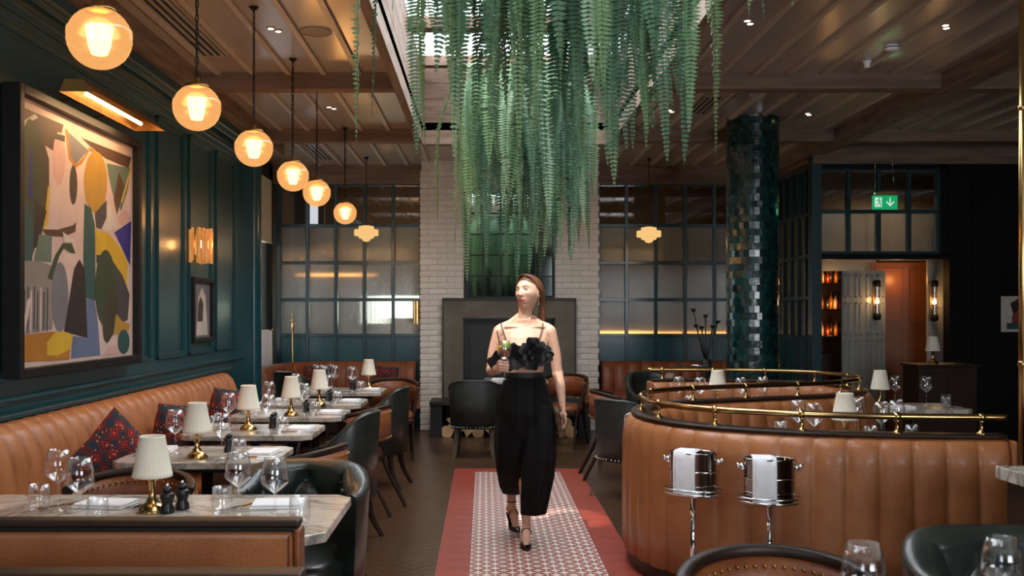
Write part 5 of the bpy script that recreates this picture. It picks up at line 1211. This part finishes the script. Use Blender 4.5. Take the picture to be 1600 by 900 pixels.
# eyes
EW = pm('eye_white', (.7,.66,.62), None, 5, .25); IR = pm('iris_grey_green', (.06,.07,.05), None, 5, .2)
for s in (-1,1):
    e = MB().sph((0,0,0),.0125,16,12).build('eye', EW, wo, headpt((s*.031,-.0685,.0125)))
    for nm, c0, c1 in (('upper_eyelid', .40, 1.0), ('lower_eyelid', -1.0, -.42)):
        m = MB(); vs = []; 
        for i in range(7):
            zz = c0+(c1-c0)*i/6; rr = math.sqrt(max(0,1-zz*zz))
            for k in range(17): th_ = -PI*.62+PI*1.24*k/16; vs.append(HY@HR@(Vector((rr*math.sin(th_), -rr*math.cos(th_), zz-.10*math.sin(th_)**2*(1 if c0 > 0 else -1)*.0))*.0142))
        m.add(vs, [(i*17+k,i*17+k+1,(i+1)*17+k+1,(i+1)*17+k) for i in range(6) for k in range(16)], True); m.build(nm, SKIN, e)
    d = HY@HR@Vector((s*-.05-.25,-1,.10)).normalized(); b = MB().sph((0,0,0),.0068,12,8).build('iris', IR, e, d*.0072); 
    MB().tube([HY@HR@Vector((s*x*.9,-.0138*math.cos(x*62),.0058-12*x*x)) for x in [-.015+.003*k for k in range(11)]],.0016,5).build('upper_lash_line', BROW, e)
# hair: cap + long locks
hm = MB(); N_lock = 300; rnd = random.Random(5)
# scalp cap
capv = []; capf = []; a1, a2 = 150, 180
for i in range(a1+1):
    ph = PI/2-PI*.66*i/a1
    for j in range(a2):
        th = 2*PI*j/a2; x, y, z = math.cos(ph)*math.sin(th), -math.cos(ph)*math.cos(th), math.sin(ph)
        # hairline: pull vertices up off the face
        capv.append((x,y,z))
keep = lambda x,y,z: not (y < -.18 and z < .66-.30*abs(x)**2 and abs(x) < .93) and not (z < .42 and y < .10)
idx = [keep(*v) for v in capv]
vs = [headpt((v[0]*.0775,v[1]*(.0955 if v[1] < 0 else .107),v[2]*.1165+.001)) for v in capv]
fs_ = []
for i in range(a1):
    for j in range(a2):
        q = (i*a2+j,i*a2+(j+1)%a2,(i+1)*a2+(j+1)%a2,(i+1)*a2+j)
        if all(idx[k] for k in q): fs_.append(q)
hm.add(vs, fs_, True)
for k in range(N_lock):
    side = 1 if rnd.random() < .72 else -1
    # root on the parting, go over the scalp then straight down behind the shoulder
    yy = rnd.uniform(-.075,.09); off = rnd.uniform(0,.006)
    pts = []; out = rnd.uniform(.0,.012); spread = rnd.uniform(-.075,.02)
    for t in range(7):
        a = .08+t/6*1.45; X = side*math.sin(a)*(.079+off); Zp = math.cos(a)*(.118+off)*.98; Yp = yy*math.cos(a*.45)+ (.045+.03*rnd.random()*.2)*math.sin(a)*1.1
        if Yp < -.02 and Zp < .06: Yp += (.06-Zp)*.85
        Yp = max(Yp, .034*math.sin(a)**3+(-1)*(1-math.sin(a)**3))
        sc = math.sqrt(max(0,1-min(.93,(Yp/.115)**2)))
        pts.append(headpt((X*(.35+.65*sc) if t < 6 else X*(.45+.55*sc), Yp, Zp*(.72+.28*sc))))
    last = pts[-1]; zend = 1.375+rnd.uniform(-.03,.05) if side > 0 else 1.40+rnd.uniform(0,.06)
    for q in range(1,6):
        f = q/5; pts.append(Vector((last.x+(.004+spread*.35)*f+side*out*math.sin(f*PI)*.4, max(last.y, .0)*(1-.2*f)+.022*f+(.03 if side < 0 else .018)*f, last.z+(zend-last.z)*f)))
    w0 = rnd.uniform(.005,.0085); pp, _ = spline(pts, .025); n = len(pp); hm.tube(pp, [w0*min(1,.5+i*.2)*(1-.6*(i/n)**3) for i in range(n)], 5, flat=.55)
ho = hm.build('hair', HAIR, wo)
# straps
for s, (u0, v0, u1, v1) in ((-1,(783,503,790,533)),(1,(848,505,841,530))):
    a = W(u0,v0,-.0); b = W(u1,v1,-.0); MB().tube([Vector((a.x,.03,1.425)),Vector((a.x,-.02,1.430)),Vector((a.x*.97,-.055,1.405)),Vector((b.x,-.098,1.33)),Vector((b.x,-.115,1.29))],.0032,6).build('shoulder_strap', CLOTH, wo)
# crop top: band and folded petals
tp = MB(); tp.loft([ring((cx,-.012,zz),rx,ry,28) for zz,rx,ry in ((1.17,.130,.098),(1.19,.134,.102),(1.23,.146,.116),(1.275,.156,.125),(1.29,.154,.120))], cap=False)
tpo = tp.build('bandeau_band', CLOTH, wo)
def petal(m, c, ang, ln, wd, lift, roll=0):
    """a folded square of stiff cloth leaving point c"""
    d = Vector((math.cos(ang), 0, math.sin(ang))); sd = Vector((-math.sin(ang), 0, math.cos(ang))); up = Vector((0,-1,0))
    n = 6; vs = []
    for i in range(n+1):
        for j in range(5):
            s, t = i/n, (j-2)/2; wdt = wd*(.35+.65*math.sin(min(1,s*1.15)*PI*.55))*(1-.25*max(0,s-.8)*5*abs(t))
            vs.append(c+d*ln*s+sd*t*wdt*.5+up*(lift*math.sin(s*PI*.6)+.016*abs(t)*s+roll*t*s*.03))
    f = [(i*5+j,(i+1)*5+j,(i+1)*5+j+1,i*5+j+1) for i in range(n) for j in range(4)]
    k = len(vs); vs2 = [v+Vector((0,.003,0)) for v in vs]; m.add(vs+vs2, f+[tuple(x+k for x in q[::-1]) for q in f], True)
for (u, v, dep, plist) in ((832,553,-.145,[(90,.105,.085,.03),(30,.10,.09,.04),(-35,.095,.08,.035),(-95,.10,.085,.02),(-140,.09,.08,.03),(150,.09,.08,.04),(120,.07,.08,.05),(0,.075,.09,.055),(60,.07,.07,.06),(-70,.06,.07,.06),(180,.06,.07,.06)]),
                           (803,556,-.14,[(110,.08,.08,.03),(60,.07,.075,.04),(170,.085,.08,.03),(-120,.10,.075,.02),(-60,.085,.08,.03),(0,.07,.07,.05)]),
                           (782,560,-.10,[(150,.055,.07,.02),(-150,.085,.085,.02),(-100,.07,.06,.03)]),
                           (850,552,-.11,[(70,.05,.06,.02),(20,.055,.06,.0),(-25,.06,.06,.0),(-60,.065,.07,.02)])):
    c = W(u, v, dep)
    for (an, ln, wd, lf) in plist:
        m = MB(); petal(m, c, math.radians(an), ln, wd, lf, rnd.uniform(-1,1)); m.build('ruffle_petal', CLOTH, wo, fix=False)
for k in range(5):
    m = MB(); petal(m, W(834,552,-.185), k*1.3, .035, .04, .02, 1.5); m.build('ruffle_petal', CLOTH, wo, fix=False)
# trousers
def tring(c, rx, ry, ph=0, amp=.0, nf=7, n=72): 
    return [Vector((c[0]+(rx+amp*math.sin(nf*t+ph))*math.cos(t), c[1]+(ry+amp*math.sin(nf*t+ph+1))*math.sin(t), c[2])) for t in [2*PI*k/n for k in range(n)]]
tm = MB()
tm.loft([tring((-.012,0,1.115),.128,.094),tring((-.012,0,1.06),.136,.10,0,.002,9),tring((-.012,.0,1.0),.156,.115,0,.005,9),tring((-.010,0,.93),.172,.128,.3,.007,9),tring((-.008,.005,.86),.182,.138,.5,.008,9),tring((-.006,.01,.80),.176,.128,.5,.008,9),tring((-.006,.015,.72),.14,.10),tring((-.006,.03,.64),.09,.06)])
def leg(cs): tm.loft([tring(c, rx, ry, ph, am, 5) for c, rx, ry, ph, am in cs])
# image-left leg (trailing) and image-right leg (leading)
leg([((-.09,.02,.90),.09,.11,0,.004),((-.098,.04,.75),.104,.118,.2,.008),((-.096,.10,.58),.104,.112,.5,.009),((-.093,.20,.44),.095,.10,.8,.010),((-.088,.30,.33),.083,.09,1,.009),((-.08,.36,.275),.073,.08,1.3,.006)])
leg([((.08,.0,.90),.09,.115,0,.004),((.082,-.01,.75),.104,.122,.3,.009),((.078,-.015,.58),.107,.118,.8,.010),((.066,-.005,.44),.104,.108,1.3,.010),((.052,.015,.32),.094,.098,1.8,.008),((.042,.03,.20),.082,.088,2.2,.006)])
tmp = tm.build('tmp2', TROU); md = tmp.modifiers.new('r','REMESH'); md.mode = 'VOXEL'; md.voxel_size = .006; md.use_smooth_shade = True; smm = tmp.modifiers.new('s','SMOOTH'); smm.iterations = 3
dg = bpy.context.evaluated_depsgraph_get(); me = bpy.data.meshes.new_from_object(tmp.evaluated_get(dg)); bpy.data.objects.remove(tmp)
for p in me.polygons: p.use_smooth = True
me.materials.clear(); me.materials.append(TROU); link('trousers', me, wo)
m = MB(); m.loft([tring((-.012,0,1.085),.131,.098),tring((-.012,0,1.118),.130,.097)],cap=False); m.build('waistband', CLOTH, wo)
for x in (-.07,.06): MB().tube([(x,-.098,1.08),(x-.004,-.122,.98),(x-.006,-.136,.88),(x-.004,-.133,.76)],.0045,6,flat=.6).build('pleat', TROU, wo)
# shoes: pointed toe caps, straps, heels
def shoe(f, ang):
    t = f['toe']; d = Vector((math.sin(ang),-math.cos(ang),0)); s = Vector((d.y*-1,d.x,0)); m = MB(); secs = []
    base = t - d*.055
    for q, wd, h in ((0,.040,.048),(.03,.040,.044),(.06,.035,.036),(.09,.024,.026),(.115,.010,.016),(.125,.003,.010)):
        c = base+d*q; c.z = max(.0,t.z-.022); secs.append([c+s*wd*math.cos(a)+Vector((0,0,(h*math.sin(a) if math.sin(a) > 0 else 0)+.001)) for a in [2*PI*k/16 for k in range(16)]])
    m.loft(secs); m.build('shoe_toe', PAT, wo)
    h = f['heel']; a_ = f['ank']; m = MB()
    m.loft([[p_+s*w_*sg+Vector((0,0,zo)) for sg, zo in ((-1,0),(1,0),(1,-.006),(-1,-.006))] for p_, w_ in ((base+Vector((0,0,.008-base.z+max(0,t.z-.022))),.036),((base*.5+h*.5)+Vector((0,0,-.022)),.022),(h+Vector((0,0,-.024)),.024))],smooth=False)
    m.tube([h+Vector((0,0,-.024)),Vector((h.x,h.y+.005,max(0,h.z-.095)))],[.010,.004],8); m.build('sole_and_heel', PAT, wo)
    u_ = a_.lerp(t,.42)+Vector((0,0,.010)); m = MB().tube([u_+s*.031*math.cos(q)+Vector((0,0,.026*math.sin(q)))+d*.006 for q in [2*PI*k/20 for k in range(20)]],.0045,6,closed=True); m.build('shoe_strap', PAT, wo)
    m = MB().tube([a_+Vector((.032*math.cos(q),.032*math.sin(q)+.004,.028)) for q in [2*PI*k/20 for k in range(20)]],.0035,6,closed=True)
    if f is fB: m.build('ankle_strap', PAT, wo)
shoe(fA, .05); shoe(fB, .25)
# earring
ep = headpt((.073,.010,-.036)); MB().tube([ep,ep+Vector((0,0,-.02))],.0012,4).sph(ep+Vector((0,0,-.026)),.005,8,6).sph(ep+Vector((0,0,-.038)),.004,8,6).build('drop_earring', CHROME, wo)
# held cocktail
ck = thing('cocktail_glass','stemmed cocktail glass with citrus, berries and black straw held in the woman\'s hand','glass',(OX+GX,OY+GY,1.085))
MB().lathe([(.001,0),(.034,.001),(.035,.003),(.008,.008),(.004,.02),(.0038,.115),(.008,.122)],24).build('foot_and_stem', GLASS, ck)
MB().lathe([(.003,.12),(.022,.13),(.04,.155),(.045,.18),(.042,.21),(.034,.24),(.033,.24),(.041,.21),(.0435,.18),(.038,.157),(.02,.133),(.001,.124)],28).build('bowl', GLASS, ck)
MB().lathe([(.001,.126),(.02,.135),(.037,.158),(.0425,.18),(.041,.2),(.001,.2)],24).build('drink', pm('pale_drink',(.75,.6,.45),None,5,.05,trans=.85,ior=1.33), ck)
MB().tube([(-.012,0,.14),(-.045,.005,.30)],.0035,8).build('straw', BLACK, ck)
m = MB().lathe([(.001,-.004),(.024,-.004),(.026,0),(.024,.004),(.001,.004)],20); m.build('lime_slice', pm('lime',(.25,.42,.04),(.4,.5,.12),20,.4), ck, (.012,-.012,.213), (1.2,.3,.2)); m = MB().lathe([(.001,-.004),(.022,-.004),(.024,0),(.022,.004),(.001,.004)],20); m.build('orange_slice', pm('orange_fruit',(.75,.33,.04),(.8,.45,.08),20,.4), ck, (-.026,-.01,.19), (1.4,-.2,.6))
for k in range(9): a = k*2.4; MB().sph((0,0,0),.006,8,6).build('berry', pm('red_berry',(.4,.02,.02),None,5,.3), ck, (.018*math.cos(a)*(1-.05*k),.018*math.sin(a),.145+.004*k))
# clutch
cl = thing('clutch_bag','flat brown and black patterned clutch bag held at the woman\'s side','bag',(OX+.20,OY-.075,.80))
LEO = pm('mottled_weave',(.16,.085,.035),(.012,.009,.007),55,.5); MB().cbox((0,0,0),(.03,.13,.175)).build('pouch', LEO, cl, rot=(.12,-.12,0), bevel=.01); MB().cbox((-.017,0,.045),(.005,.128,.08)).build('flap', LEO, cl, rot=(.12,-.12,0), bevel=.002)
MB().tube([(.0,.06,.07),(.02,.03,.13),(.024,-.03,.13),(0,-.055,.08)],.003,6).build('wrist_strap', BRASS, cl)
